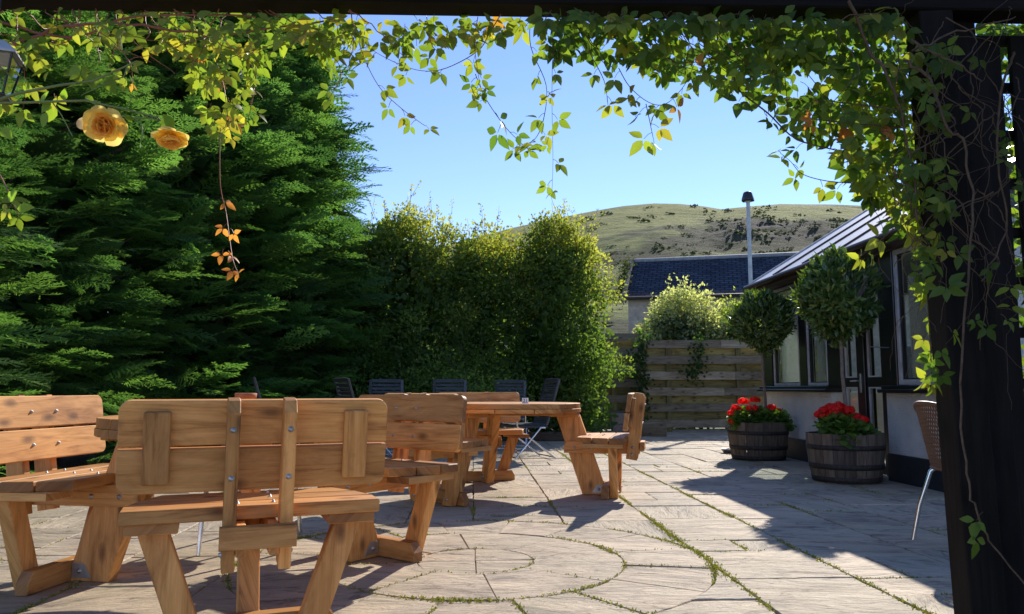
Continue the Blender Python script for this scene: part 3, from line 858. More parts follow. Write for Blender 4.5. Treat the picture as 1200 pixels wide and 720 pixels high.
def frond_template(nb=11, sub=4, wd=.011, seed=1):
    r = np.random.default_rng(seed); V = []; F = []
    def ax(s): return np.array([s, .04*math.sin(s*3+seed), .05*math.sin(s*2)-.16*s*s])
    def blade(a, b_, w_, nrm=np.array([0, 0, 1.])):
        d = b_-a; p = np.cross(nrm, d); p = p/(np.linalg.norm(p)+1e-9)*w_
        k = len(V); V.extend([a-p, a+p, b_]); F.append([k, k+1, k+2])
    for i in range(5): blade(ax(i/5), ax((i+1.2)/5), wd*.9)
    for i in range(nb):
        s = .10+.88*(i+.5)/nb; p = ax(s)
        for side in (1, -1):
            L = (.36*(1-s)**.75+.07)*r.uniform(.75, 1.2)*min(1, .45+s*2.2); an = R(r.uniform(34, 52))*side
            d = np.array([math.cos(an), math.sin(an), r.uniform(-.25, .12)]); e = p+d*L
            e[2] -= L*.12
            blade(p, e, wd*1.1)
            for j in range(sub):
                t = .22+.75*(j+.5)/sub; q = p+(e-p)*t
                for s2 in (1, -1):
                    a2 = an+s2*R(r.uniform(28, 48)); l2 = (L*.34*(1-t)+.035)*r.uniform(.8, 1.3)
                    d2 = np.array([math.cos(a2), math.sin(a2), r.uniform(-.3, .2)])
                    blade(q, q+d2*l2, wd*1.15)
    return np.array(V), np.array(F)
FR_N = [frond_template(11, 4, .012, s) for s in (1, 2, 3)]
FR_F = [frond_template(9, 3, .017, s) for s in (4, 5)]

def conifer(name_loc, rad, H, n, label, tmpls, az0, az1, L=(.5, .85), z0=.15, seed=0):
    r = np.random.default_rng(100+seed)
    root = empty('conifer_tree', (name_loc[0], name_loc[1], 0))
    tag(root, label, 'conifer', 'tall feathery conifers along the left side')
    mb = MB(); mb.tube([(0, 0, -.05), (.03, .02, H*.5), (0, 0, H*.97)], .17, .02, n=10); mb.build('trunk', M['bark'], root)
    mb = MB()
    for k in range(60):
        z = r.uniform(.3, H*.95); a = r.uniform(az0, az1); rr = rad*(1-(z/H)**2.2*.8)
        mb.tube([(0, 0, z), (math.cos(a)*rr*.45, math.sin(a)*rr*.45, z+rr*.10), (math.cos(a)*rr*.85, math.sin(a)*rr*.85, z+rr*.32)], .03, .006, n=5)
    mb.build('limbs', M['bark'], root)
    z = z0+(H-z0)*r.random(n)**1.15
    a = r.uniform(az0, az1, n)
    prof = rad*np.clip(1-(z/H)**2.4*.85, .05, 1)*(1+.09*np.sin(a*5+z*1.7+seed)+.07*np.sin(a*11-z*3.1)+.05*np.sin(z*5.3+a*3))
    dep = r.random(n)**1.6*.30
    rr = prof*(1-dep)-.42
    pos = np.stack([rr*np.cos(a), rr*np.sin(a), z], 1)
    out = np.stack([np.cos(a), np.sin(a), 0*a], 1)
    side = np.stack([-np.sin(a), np.cos(a), 0*a], 1)
    f = out + side*r.normal(0, .33, n)[:, None] + np.array([0, 0, 1])*(.22+r.normal(0, .16, n))[:, None]
    up = np.array([0, 0, 1]) + side*r.normal(0, .45, n)[:, None] + out*r.normal(-.1, .25, n)[:, None]
    sc = r.uniform(L[0], L[1], n)
    g_ = r.random(n)[:, None]
    t0 = np.array([.055, .125, .045]); t1 = np.array([.17, .30, .085]); tt = t0+(t1-t0)*g_
    tt *= r.uniform(.8, 1.2, n)[:, None]
    parts = []
    for k, T_ in enumerate(tmpls):
        s_ = np.arange(n) % len(tmpls) == k
        parts.append(scatter(T_, pos[s_], f[s_], up[s_], sc[s_], tt[s_]))
    V, F, T = join(parts); mesh_np('crown', V, F, M['conifer'], T, root)
    # inner twig mass: coarse short sprays that close the crown from inside
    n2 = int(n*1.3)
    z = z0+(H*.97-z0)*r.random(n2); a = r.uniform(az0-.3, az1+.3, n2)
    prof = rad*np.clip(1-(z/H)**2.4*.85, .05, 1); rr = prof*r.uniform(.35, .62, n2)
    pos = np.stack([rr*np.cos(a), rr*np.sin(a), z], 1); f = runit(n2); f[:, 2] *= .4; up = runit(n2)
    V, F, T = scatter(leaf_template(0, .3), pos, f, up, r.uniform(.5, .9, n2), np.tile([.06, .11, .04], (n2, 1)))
    mesh_np('inner_sprays', V, F, M['conifer'], T, root)
    return root
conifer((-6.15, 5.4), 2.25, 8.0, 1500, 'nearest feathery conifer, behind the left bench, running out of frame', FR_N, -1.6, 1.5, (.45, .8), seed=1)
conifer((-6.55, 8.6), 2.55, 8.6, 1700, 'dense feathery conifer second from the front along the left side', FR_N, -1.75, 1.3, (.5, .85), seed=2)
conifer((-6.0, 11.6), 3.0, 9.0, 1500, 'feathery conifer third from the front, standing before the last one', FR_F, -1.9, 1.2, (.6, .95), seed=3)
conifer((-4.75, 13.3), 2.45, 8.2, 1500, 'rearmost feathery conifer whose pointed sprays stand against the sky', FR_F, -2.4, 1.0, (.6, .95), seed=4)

def bush(loc, rx, ry, h, nclump, nleaf, ls, tA_, tB_, label, seed=0, tip=None, group=None, name='hedge_shrub', cat='shrub', crad=(.28, .55), z0=.1, sprigs=40, stems=9, mat='bushleaf', width=.32, tipdir=(0.5, 0, .85), tap=.45):
    r = np.random.default_rng(200+seed)
    root = empty(name, loc); tag(root, label, cat, group)
    # clump centres over an upright rounded mass
    a = r.uniform(0, 2*math.pi, nclump); hz = r.random(nclump)**.8
    z = z0+(h-z0)*hz
    k = np.sqrt(np.clip(1-(np.clip(hz-tap, 0, 1)/(1.01-tap))**2, .02, 1))*(.82+.15*np.sin(a*3+seed)+.12*np.sin(a*7+hz*9)+.08*np.sin(hz*14+seed))
    if h > 2: k = k*(.80+.20*np.minimum(1, hz/.4))
    inn = r.uniform(.4, 1.0, nclump)**.5
    C = np.stack([rx*k*inn*np.cos(a), ry*k*inn*np.sin(a), z*(1+.03*np.sin(a*4))], 1)
    cr = r.uniform(*crad, nclump)
    ci = r.integers(0, nclump, nleaf)
    d = runit(nleaf); rad = r.random(nleaf)**.45
    pos = C[ci]+d*(cr[ci]*rad)[:, None]*np.array([1, 1, .85]); pos[:, 2] = np.maximum(pos[:, 2], .03)
    f = d+runit(nleaf)*.8+np.array([0, 0, .15]); up = runit(nleaf)+np.array([0, 0, .8])
    ctint = r.random(nclump)
    mixv = np.clip(ctint[ci]*.6+r.random(nleaf)*.4, 0, 1)[:, None]
    T = np.array(tA_)+(np.array(tB_)-np.array(tA_))*mixv
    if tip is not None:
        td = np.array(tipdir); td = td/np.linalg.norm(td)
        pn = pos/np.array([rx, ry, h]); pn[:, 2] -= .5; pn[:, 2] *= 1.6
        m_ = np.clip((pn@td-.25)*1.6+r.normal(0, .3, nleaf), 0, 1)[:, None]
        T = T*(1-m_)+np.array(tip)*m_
    parts = [scatter(leaf_template(0, width), pos, f, up, ls*r.uniform(.6, 1.25, nleaf), T*r.uniform(.75, 1.25, nleaf)[:, None])]
    if h > 2:
        n2 = nleaf//5; ai = r.uniform(0, 6.28, n2); hi = r.random(n2)*.86; ki = np.sqrt(np.clip(1-(np.clip(hi-tap, 0, 1)/(.95-tap))**2, .02, 1))*r.uniform(0, .78, n2)
        pi_ = np.stack([rx*ki*np.cos(ai), ry*ki*np.sin(ai), z0+hi*h], 1)
        parts.append(scatter(leaf_template(0, .36), pi_, runit(n2), runit(n2), ls*r.uniform(1.6, 2.6, n2), np.tile(np.array(tA_)*.9, (n2, 1))))
    mb = MB()
    for s in range(sprigs):   # long shoots poking out of the outline
        c = C[r.integers(0, nclump)]
        if c[2] < h*.55: continue
        dd = np.array([r.normal(0, .35), r.normal(0, .35), 1.0]); dd += np.array([c[0]/rx, c[1]/ry, 0])*.4; dd /= np.linalg.norm(dd)
        L = r.uniform(.25, .65)
        q = c+dd*.2; e = c+dd*(.25+L)
        mb.tube([q, (q+e)/2+r.normal(0, .02, 3), e], .005, .002, n=4, caps=False)
        nn = 16; tt_ = r.random(nn); pp = q+(e-q)*tt_[:, None]+r.normal(0, .012, (nn, 3))
        parts.append(scatter(leaf_template(0, width), pp, runit(nn)+dd*.7, runit(nn), ls*r.uniform(.6, 1.1, nn), np.tile(np.array(tip if tip is not None else tB_), (nn, 1))*r.uniform(.8, 1.2, nn)[:, None]))
    for s in range(stems):
        a1 = r.uniform(0, 6.28); c = C[r.integers(0, nclump)]
        b0 = np.array([rx*.35*math.cos(a1), ry*.35*math.sin(a1), -.03])
        md = (b0+c)/2+np.array([0, 0, .15*h])+r.normal(0, .08, 3)
        mb.tube([b0, b0+(md-b0)*.5+r.normal(0, .04, 3), md, c], .035*h/3.5, .008, n=6)
    V, F, T = join(parts); mesh_np('foliage', V, F, M[mat], T, root)
    if mb.v: mb.build('stems', M['bark'], root)
    return root
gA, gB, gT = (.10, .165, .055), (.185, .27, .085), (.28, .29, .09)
HG = 'tall leafy shrubs along the back of the patio'
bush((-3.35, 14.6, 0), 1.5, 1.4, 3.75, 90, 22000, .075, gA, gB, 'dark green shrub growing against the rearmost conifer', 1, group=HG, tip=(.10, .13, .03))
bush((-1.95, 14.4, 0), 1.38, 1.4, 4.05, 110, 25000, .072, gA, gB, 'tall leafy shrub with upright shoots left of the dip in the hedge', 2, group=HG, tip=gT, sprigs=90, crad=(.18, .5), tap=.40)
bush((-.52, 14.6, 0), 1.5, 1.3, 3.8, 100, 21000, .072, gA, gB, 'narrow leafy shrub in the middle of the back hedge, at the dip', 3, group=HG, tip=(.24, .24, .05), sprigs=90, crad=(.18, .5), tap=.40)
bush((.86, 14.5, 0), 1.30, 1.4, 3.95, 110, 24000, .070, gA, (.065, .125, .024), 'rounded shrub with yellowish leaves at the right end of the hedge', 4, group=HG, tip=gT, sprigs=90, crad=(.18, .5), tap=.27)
bush((1.0, 14.0, 0), .6, .6, 1.5, 24, 5000, .075, gA, gB, 'low sprawling shrub at the foot of the yellowish one by the fence', 5, tip=(.12, .19, .04), sprigs=10)
for k, (x, y, sd_) in enumerate(((-2.6, 13.0, 11), (-.7, 12.8, 12))):
    bush((x, y, 0), 1.3, .75, 1.35, 30, 6500, .07, gA, gB, ('low leafy undergrowth below the tall shrubs, behind the left slatted chairs', 'low leafy undergrowth under the hedge behind the farther picnic table')[k], sd_, sprigs=12, stems=6, tip=(.07, .12, .03))
# variegated shrub beyond the fence
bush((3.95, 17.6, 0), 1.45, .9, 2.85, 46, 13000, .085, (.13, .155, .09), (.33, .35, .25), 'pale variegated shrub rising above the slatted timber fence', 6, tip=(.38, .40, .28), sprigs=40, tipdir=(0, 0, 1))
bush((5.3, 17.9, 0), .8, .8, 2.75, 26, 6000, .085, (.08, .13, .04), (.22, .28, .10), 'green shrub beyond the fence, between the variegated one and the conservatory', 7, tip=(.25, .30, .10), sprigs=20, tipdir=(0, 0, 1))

# ------------------------------------------------------------------ bay trees, half barrels, geraniums
def barrel(loc, r0, r1, h, label):
    root = empty('half_barrel', loc); tag(root, label, 'barrel planter', 'half barrel planters by the conservatory')
    mb = MB(); n = 22
    for i in range(n):
        a0 = 2*math.pi*i/n+.006; a1 = 2*math.pi*(i+1)/n-.006; rs = random.random(); dz = random.uniform(-.006, .004)
        rows = []
        prof = []
        for k in range(6):
            t = k/5; rr = r1+(r0-r1)*t**.85+.012*math.sin(t*math.pi); prof.append((rr, 0.002+(h+dz-.002)*t))
        prof += [(prof[-1][0]-.028, h+dz), (r0-.03, h-.12)]
        for rr, z in prof:
            rows.append([(rr*math.cos(a0+(a1-a0)*q/2), rr*math.sin(a0+(a1-a0)*q/2), z) for q in range(3)])
        mb.grid([list(reversed(r_)) for r_ in rows], c=(rs, 0, 0), uvf=lambda i_, j_, rs=rs: (prof[min(i_, 7)][1]+rs*31, j_*.045+rs*17), smooth=False)
    mb.build('staves', M['barrel'], root)
    for (zc, wd) in ((.155*h/.47+.0, .05), (.335*h/.47, .045), (.03, .05)):
        mb = MB(); pr = []
        def rad(z): t = z/h; return r1+(r0-r1)*t**.85+.012*math.sin(t*math.pi)
        z0, z1 = zc-wd/2+.005, zc+wd/2+.005
        mb.lathe([(rad(z0)-.002, z0), (rad(z0)+.005, z0), (rad(z1)+.005, z1), (rad(z1)-.002, z1)], n=44)
        mb.build('hoop', M['hoop'], root)
    mb = MB(); mb.lathe([(r0-.02, h-.05), (r0*.6, h-.035), (.001, h-.03)], n=24); mb.build('soil', M['soil'], root)
    return root
B1 = Vector((3.21, 7.50, 0)); B2 = Vector((3.10, 9.80, 0))
barrel(B1, .355, .30, .46, 'nearer oak half barrel in front of the glazed door')
barrel(B2, .370, .315, .47, 'farther oak half barrel near the corner of the conservatory')

def bay(loc, zb, zt, rad, zsoil, n, label, seed):
    r = np.random.default_rng(300+seed)
    root = empty('bay_tree', (loc.x, loc.y, zsoil)); tag(root, label, 'bay tree', 'clipped bay trees on bare stems')
    zc = (zb+zt)/2-zsoil; hz = (zt-zb)/2
    mb = MB(); mb.tube([(0, 0, -.05), (.012, .005, .3), (-.008, 0, .6), (0, .004, zc-.1)], .021, .017, n=8)
    for k in range(14):
        a = r.uniform(0, 6.28); e = Vector((math.cos(a)*rad*.7, math.sin(a)*rad*.7, zc+r.uniform(-.6, .7)*hz))
        mb.tube([(0, 0, zc-hz*.8), (e.x*.4, e.y*.4, (zc-hz*.8+e.z)/2), e], .010, .004, n=5)
    mb.build('trunk', M['palebark'], root)
    nc = 70; d = runit(nc)
    lump = 1+.10*np.sin(d[:, 0]*6+seed)+.08*np.sin(d[:, 2]*7+d[:, 1]*5)
    C = d*np.array([rad*.80, rad*.80, hz*.80])*lump[:, None]*(r.uniform(.55, 1, nc)**.4)[:, None]+np.array([0, 0, zc])
    ci = r.integers(0, nc, n); dd = runit(n)
    pos = C[ci]+dd*(.11*r.random(n)**.5)[:, None]
    o_ = (pos-np.array([0, 0, zc])); o_ /= np.linalg.norm(o_, axis=1, keepdims=True)
    f = o_*.7+runit(n)*.6+np.array([0, 0, .45]); up = o_+runit(n)*.5
    mv = r.random(n)[:, None]; T = np.array([.050, .10, .030])+(np.array([.13, .21, .05])-np.array([.050, .10, .030]))*mv
    yg = (r.random(n) < .12)[:, None]; T = np.where(yg, np.array([.25, .30, .07]), T)
    V, F, T = scatter(leaf_template(1, .19, .07, .10), pos, f, up, r.uniform(.055, .095, n), T)
    mesh_np('crown', V, F, M['bayleaf'], T, root)
bay(B1+Vector((0.0, -.03, 0)), 1.32, 2.26, .385, .42, 5200, 'nearer clipped bay tree, its round crown against the conservatory windows', 1)
bay(B2+Vector((0.10, 0, 0)), 1.31, 2.15, .385, .43, 4600, 'farther clipped bay tree, its crown partly against the timber fence', 2)

def geranium(loc, heads, leafc, label, seed):
    heads = [(x, y, z+.01, q*1.18) for x, y, z, q in heads]
    r = np.random.default_rng(400+seed)
    root = empty('geranium', loc); tag(root, label, 'geranium', 'red geraniums planted in the half barrels')
    # leaves: round scalloped discs
    TV = [[0, 0, 0]]; k = 9
    for i in range(k): a = 2*math.pi*i/k; q = (1 if i % 2 else .86); TV.append([.5+.5*q*math.cos(a), .5*q*math.sin(a), .06*math.cos(2*a)])
    TV[0] = [.5, 0, -.06]; TF = np.array([[0, 1+i, 1+(i+1) % k] for i in range(k)])
    parts = []; mb = MB()
    for (x, y, z, rr, n) in leafc:
        d = runit(n); pos = np.array([x, y, z])+d*np.array([rr, rr, rr*.65])*(r.random(n)**.4)[:, None]
        f = d+runit(n)*.5; up = np.array([-.1, -.35, 1])+runit(n)*.55
        mv = r.random(n)[:, None]; T = np.array([.06, .13, .03])+(np.array([.18, .30, .06])-np.array([.06, .13, .03]))*mv
        parts.append(scatter((np.array(TV, float), TF), pos, f, up, r.uniform(.045, .085, n), T))
        for q in range(5): mb.tube([(x*.6, y*.6, -.02), (x+r.normal(0, .03), y+r.normal(0, .03), z*.6), (x+r.normal(0, rr*.5), y+r.normal(0, rr*.5), z)], .004, .003, n=5)
    V, F, T = join(parts); mesh_np('leaves', V, F, M['geranium'], T, root)
    for (x, y, z, s) in heads:
        mb.tube([(x*.7, y*.7, .02), (x*.9, y*.9, z*.6), (x, y, z)], .003, .0025, n=5)
        n = 70; d = runit(n); d[:, 2] = np.abs(d[:, 2])*1.0-.35
        d /= np.linalg.norm(d, axis=1, keepdims=True)
        pos = np.array([x, y, z])+d*s*r.uniform(.7, 1.0, n)[:, None]*np.array([1, 1, .72])
        PV = []; PF = []
        for i in range(5):
            a = 2*math.pi*i/5; kk = len(PV)
            PV += [[0, 0, 0], [.5*math.cos(a-.5), .5*math.sin(a-.5), .1], [.6*math.cos(a), .6*math.sin(a), .12], [.5*math.cos(a+.5), .5*math.sin(a+.5), .1]]
            PF += [[kk, kk+1, kk+2], [kk, kk+2, kk+3]]
        T = np.array([.80, .022, .014])*r.uniform(.75, 1.25, n)[:, None]
        # template z axis = outwards: use fwd perpendicular
        fw = np.cross(d, runit(n)); V, F, T = scatter((np.array(PV), np.array(PF)), pos, fw, d, r.uniform(.026, .036, n), T)
        mesh_np('flower_head', V, F, M['redpetal'], T, root)
    mb.build('stems', M['greenstem'], root)
geranium((B1.x, B1.y, .43), [(-.26, -.12, .20, .055), (-.20, -.05, .23, .05), (-.17, -.18, .24, .055), (-.09, -.1, .27, .055), (-.02, -.14, .24, .055), (-.12, 0, .26, .05), (.0, -.05, .20, .05), (.04, -.18, .17, .05), (-.24, -.02, .19, .045), (.09, -.2, .15, .045)],
         [(-.14, -.12, .11, .15, 300), (-.02, -.18, .07, .13, 240), (.12, -.14, .03, .10, 110), (-.10, -.27, .0, .08, 70)], 'bunched red geraniums spilling over the nearer barrel', 1)
geranium((B2.x, B2.y, .44), [(-.30, -.12, .19, .055), (-.20, -.1, .27, .06), (-.05, -.1, .29, .055), (-.12, -.2, .19, .065), (-.35, -.1, .13, .045), (-.36, -.16, .03, .045), (.15, -.1, .20, .05), (.24, -.08, .15, .045), (.04, -.02, .17, .03)],
         [(-.20, -.12, .09, .15, 290), (.0, -.15, .08, .14, 240), (.18, -.12, .07, .14, 220), (.30, -.16, -.01, .08, 60), (-.30, -.16, .02, .08, 70)], 'taller loose red geraniums in the farther barrel', 2)
# saucer by the barrel
mb = MB(); p_ = G(853, 531); mb.lathe([(.001, .004), (.06, .004), (.085, .04), (.09, .045), (.088, .06), (.082, .06), (.06, .015), (.001, .015)], n=24)
tag(mb.build('dog_bowl', M['steel'], loc=(p_.x, p_.y, 0)), 'small metal bowl on the ground beside the farther barrel', 'bowl')

# ------------------------------------------------------------------ timber fence
def fence(x0, x1, Y, ztop, label, n=6, posts=(), ms=1):
    root = empty('timber_fence', (x0, Y, 0)); tag(root, label, 'fence', 'slatted timber fence panels behind the patio')
    W_ = x1-x0; pitch = .325; bh = .165
    for k in range(n):
        z = ztop-bh-k*pitch
        mb = MB(); x = 0
        while x < W_-.01:
            e = min(W_, x+random.uniform(1.3, 2.0))
            if W_-e < .4: e = W_
            mb.box(x, e-.003, -.022, 0, z, z+bh+random.uniform(-.004, .004)); x = e
        mb.build('front_board', M['fence'], root)
        if k < n-1 or z > .2:
            mb = MB(); mb.box(0, W_, .07, .088, z-pitch+bh-.015 if k < n-1 else .03, z+.015, .002); mb.build('back_board', M['fence_y'], root)
    for px in posts:
        mb = MB(); mb.box(px-.05, px+.05, .001, .069, 0, ztop-.01); mb.build('post', M['fence_y'], root)
    return root
FY = 15.9
fx0 = (752-600)/900*FY
fence(fx0, fx0+1.85*2.05, FY, P(800, 399, FY).z, 'lighter slatted timber fence panel behind the barrels', posts=(.06, .55, 2.0, 3.6))
fx1 = (703-600)/900*16.3
fence(fx1-.9, (751-600)/900*16.3, 16.3, P(730, 391, 16.3).z, 'shaded timber fence panel beside the yellowish shrub, set back', posts=(.1, 1.2, 1.72))
# ivy on the fence
def ivy(pts, n, label, seed, sz=.07):
    r = np.random.default_rng(500+seed); root = empty('ivy', (pts[0][0], pts[0][1], 0)); tag(root, label, 'ivy')
    O_ = np.array([pts[0][0], pts[0][1], 0]); P_ = np.array([list(p) for p in pts])-O_
    t = r.random(n)*(len(P_)-1); i = t.astype(int); fr = (t-i)[:, None]
    pos = P_[i]*(1-fr)+P_[np.minimum(i+1, len(P_)-1)]*fr + r.normal(0, 1, (n, 3))*np.array([.10, .03, .12])
    T = np.array([.02, .05, .015])+r.random((n, 1))*np.array([.04, .07, .02])
    V, F, T = scatter(leaf_template(1, .42, .05, .1), pos, runit(n)+np.array([0, -.3, -.6]), runit(n)*.4+np.array([0, -1, .3]), r.uniform(.6, 1.1, n)*sz, T)
    mesh_np('leaves', V, F, M['bushleaf'], T, root)
    mb = MB(); mb.tube([tuple(p) for p in P_], .012, .006, n=5); mb.build('stem', M['bark'], root)
ivy([P(750, 505, 15.78), P(753, 450, 15.78), P(748, 415, 15.78), P(755, 390, 15.78)], 420, 'dark ivy climbing where the two fence panels meet', 1)
ivy([P(822, 400, 15.78), P(815, 415, 15.78), P(822, 432, 15.78), P(803, 440, 15.78)], 170, 'sprig of ivy hanging over the lighter fence panel', 2)
# kerb of old sleepers, bricks, trough
for k, (ua, ub, Y) in enumerate(((300, 520, 12.1), (520, 722, 13.2))):
    mb = MB(); xa, xb = (ua-600)/900*Y, (ub-600)/900*Y; mb.box(xa, xb, Y, Y+.14, 0.0, .15, .012)
    tag(mb.build('timber_sleeper', M['sleeper']), ('old timber sleeper edging the bed under the conifers', 'old timber sleeper edging the bed under the shrubs')[k], 'sleeper')
for k, (z, dx) in enumerate(((0, 0), (.205, -.02))):
    c_ = G(711, 502); mb = MB(); mb.box(-.20, .20, -.1, .1, 0, .2, .008)
    tag(mb.build('concrete_block', M['brick'], loc=(c_.x+dx, 15.0, z+.001), rz=R(3+dx*100)), ('grey block on the ground, lower of two by the fence', 'reddish block lying on top of the grey one by the fence')[k], 'block')
c_ = G(765, 512); rt = empty('trough_planter', (2.66, 14.6, 0)); tag(rt, 'small weathered wooden trough on the ground by the fence', 'planter')
mb = MB(); mb.box(-.20, .20, -.11, .11, 0, .02); mb.box(-.22, .22, -.13, -.11, 0, .24); mb.box(-.22, .22, .11, .13, 0, .24); mb.box(-.22, -.2, -.11, .11, 0, .24); mb.box(.2, .22, -.11, .11, 0, .24)
mb.build('box', M['fence'], rt); mb = MB(); mb.box(-.2, .2, -.11, .11, .021, .21); mb.build('soil', M['soil'], rt)
mb = MB(); mb.poly([(-9, -2, -.006), (-4.35, -2, -.006), (-4.75, 9.5, -.006), (-3.9, 12.2, -.006), (-.9, 12.2, -.006), (-.9, 13.3, -.006), (1.9, 13.3, -.006), (1.9, 17.5, -.006), (-9, 17.5, -.006)])
tag(mb.build('planting_bed', M['soilground']), kind='structure')
for v_ in bpy.data.objects['planting_bed'].data.vertices: v_.co.z = .012

# ------------------------------------------------------------------ conservatory
def conservatory():
    # local frame: x along the facade from the far corner towards us, y into the building
    c0 = Vector((3.53, 10.86, 0)); d = Vector((.04, -1, 0)).normalized(); inn = Vector((1, .04, 0)).normalized()
    root = empty('conservatory', c0); tag(root, 'black timber framed conservatory with pale sheet roof and pebble dashed dwarf walls', 'conservatory')
    ang = math.atan2(d.y, d.x)
    root.rotation_euler.z = ang        # local +x = along facade; local +y = inn (left of d)
    # check handedness: rotating +y by ang gives (-sin, cos)
    L = 4.36; ZS = .885; ZE = 2.38
    def S(u):  # facade coordinate seen at pixel column u
        k = (u-600)/900; t = (c0.x-k*c0.y)/(k*d.y-d.x); return t
    def B(mb, s0, s1, y0, y1, z0, z1, ch=.003): mb.box(s0, s1, y0, y1, z0, z1, ch)
    w1 = S(972); d1 = S(1036)
    # dwarf walls
    for (a, b_) in ((0, w1), (d1, L)):
        mb = MB(); B(mb, a, b_, 0, .22, .26, ZS-.045); w_ = mb.build('dwarf_wall', M['dash'], root)
        mb = MB(); B(mb, a-.012, b_+.012 if b_ < L else b_, -.014, .234, 0, .258); mb.build('plinth', M['plinth'], w_)
        mb = MB(); B(mb, a-.03, b_+.01, -.075, .22, ZS-.043, ZS-.008); B(mb, a-.01, b_, -.045, .2, ZS-.007, ZS+.03); mb.build('sill', M['blackpaint'], w_)
    # return wall at far corner (end elevation)
    mb = MB(); B(mb, .001, .22, .221, 4.6, .26, ZS-.045); mb.build('end_wall', M['dash'], root)
    mb = MB(); B(mb, .002, .218, .222, 4.6, ZE-.157, ZE+.01)
    for k in range(5): B(mb, .02, .13, .9+k*.92, .98+k*.92, ZS-.044, ZE-.158)
    mb.build('end_frame', M['blackpaint'], root)
    for k in range(5):
        ya = .225 if k == 0 else .985+(k-1)*.92; yb_ = .895+k*.92
        mb = MB(); mb.poly([(.07, ya, ZS-.04), (.07, min(4.59, yb_), ZS-.04), (.07, min(4.59, yb_), ZE-.16), (.07, ya, ZE-.16)]); mb.build('pane', M['glass'], root)
    mb = MB(); B(mb, 0, L, 4.6, 4.7, 0, ZE); mb.build('back_wall', M['interior'], root)
    mb = MB(); B(mb, L, L+.12, -.02, 4.7, 0, ZE-.03); mb.build('side_wall', M['dash'], root)
    mb = MB(); B(mb, .2, L, .0, 4.6, -.01, .02); mb.build('floor', M['interior'], root)
    # posts and head
    mb = MB()
    posts = [(0.0, S(903)), (S(935), S(943)), (S(967.5), S(984)), (S(1001.5), S(1010)), (S(1030), S(1048))]
    for (a, b_) in posts:
        B(mb, a, b_, .012, .13, ZS+.031 if not (S(968) < a < S(1036)) else .02, ZE-.16, .006)
    B(mb, 0, L, .004, .14, ZE-.158, ZE+.02); B(mb, S(1098), L-.002, .012, .13, ZS+.031, ZE-.159)
    mb.build('frame', M['blackpaint'], root)
    # windows
    def window(a, b_, z0, z1, blind=None, name='window', fr='whiteframe', fw=.035):
        mb = MB()
        B(mb, a, b_, .02, .085, z0, z0+fw); B(mb, a, b_, .02, .085, z1-fw, z1)
        B(mb, a, a+fw, .02, .085, z0+fw, z1-fw); B(mb, b_-fw, b_, .02, .085, z0+fw, z1-fw)
        o = mb.build(name, M[fr], root)
        mb = MB(); i_ = fw*.8
        mb2 = MB(); e = .012
        for (q0, q1, q2, q3) in ((a+fw, b_-fw, z0+fw, z0+fw+e), (a+fw, b_-fw, z1-fw-e, z1-fw), (a+fw, a+fw+e, z0+fw+e, z1-fw-e), (b_-fw-e, b_-fw, z0+fw+e, z1-fw-e)):
            B(mb2, q0, q1, .035, .075, q2, q3, .001)
        mb2.build('glazing_bead', M['blackpaint'], o)
        mb.poly([(a+fw, .055, z0+fw), (b_-fw, .055, z0+fw), (b_-fw, .055, z1-fw), (a+fw, .055, z1-fw)]); mb.build('pane', M['glass'], o)
        if blind:
            mb = MB(); z = z0+fw+.01; zt = z1-fw-.005 if blind == 1 else z0+(z1-z0)*blind
            while z < zt:
                mb.prism([(-.014, -.001), (.014, -.001), (.014, .001), (-.014, .001)], a+fw, b_-fw, O=(0, .13, z), A=(0, .55, .83), B=(0, -.83, .55), N=(1, 0, 0), ch=.0003); z += .022
            mb.build('blind', M['blind'], o)
        return o
    zt = ZE-.165
    window(S(904), S(934.5), ZS+.033, zt, 1)
    window(S(943.5), S(967), ZS+.033, zt, .62)
    window(S(1049), S(1097), ZS+.033, zt, .80, fw=.05)
    # door pair, set between the dwarf walls
    for k, (a, b_) in enumerate(((S(984.5), S(1001)), (S(1010.5), S(1029.5)))):
        mb = MB(); f_ = .028
        for (z0, z1) in ((.06, .90), (1.0, zt)):
            pass
        B(mb, a, b_, .03, .075, .04, .12); B(mb, a, b_, .03, .075, .90, 1.0); B(mb, a, b_, .03, .075, zt-.06, zt)
        B(mb, a, a+f_, .03, .075, .12, .90); B(mb, b_-f_, b_, .03, .075, .12, .90); B(mb, a, a+f_, .03, .075, 1.0, zt-.06); B(mb, b_-f_, b_, .03, .075, 1.0, zt-.06)
        o = mb.build('door', M['blackpaint'], root)
        mb = MB()
        for (z0, z1) in ((.12, .90), (1.0, zt-.06)):
            for (q0, q1, q2, q3) in ((a+f_, b_-f_, z0, z0+.014), (a+f_, b_-f_, z1-.014, z1), (a+f_, a+f_+.014, z0+.014, z1-.014), (b_-f_-.014, b_-f_, z0+.014, z1-.014)):
                B(mb, q0, q1, .033, .07, q2, q3, .001)
        mb.build('glazing_bead', M['whiteframe'], o)
        mb = MB()
        for (z0, z1) in ((.12, .90), (1.0, zt-.06)): mb.poly([(a+f_, .05, z0), (b_-f_, .05, z0), (b_-f_, .05, z1), (a+f_, .05, z1)])
        mb.build('pane', M['glass'], o)
        if k == 1:
            mb = MB(); sx = (S(1001.5)+S(1010))/2
            mb.box(sx-.018, sx+.018, .002, .011, .84, 1.04, .002); mb.tube([(sx, .001, .965), (sx, -.045, .965)], .009, n=8); mb.tube([(sx, -.045, .965), (sx-.11, -.045, .962)], .009, n=8)
            mb.build('handle', M['steel'], o)
    mb = MB(); B(mb, w1+.02, d1-.02, -.02, .2, 0, .035); mb.build('threshold', M['steel'], root)
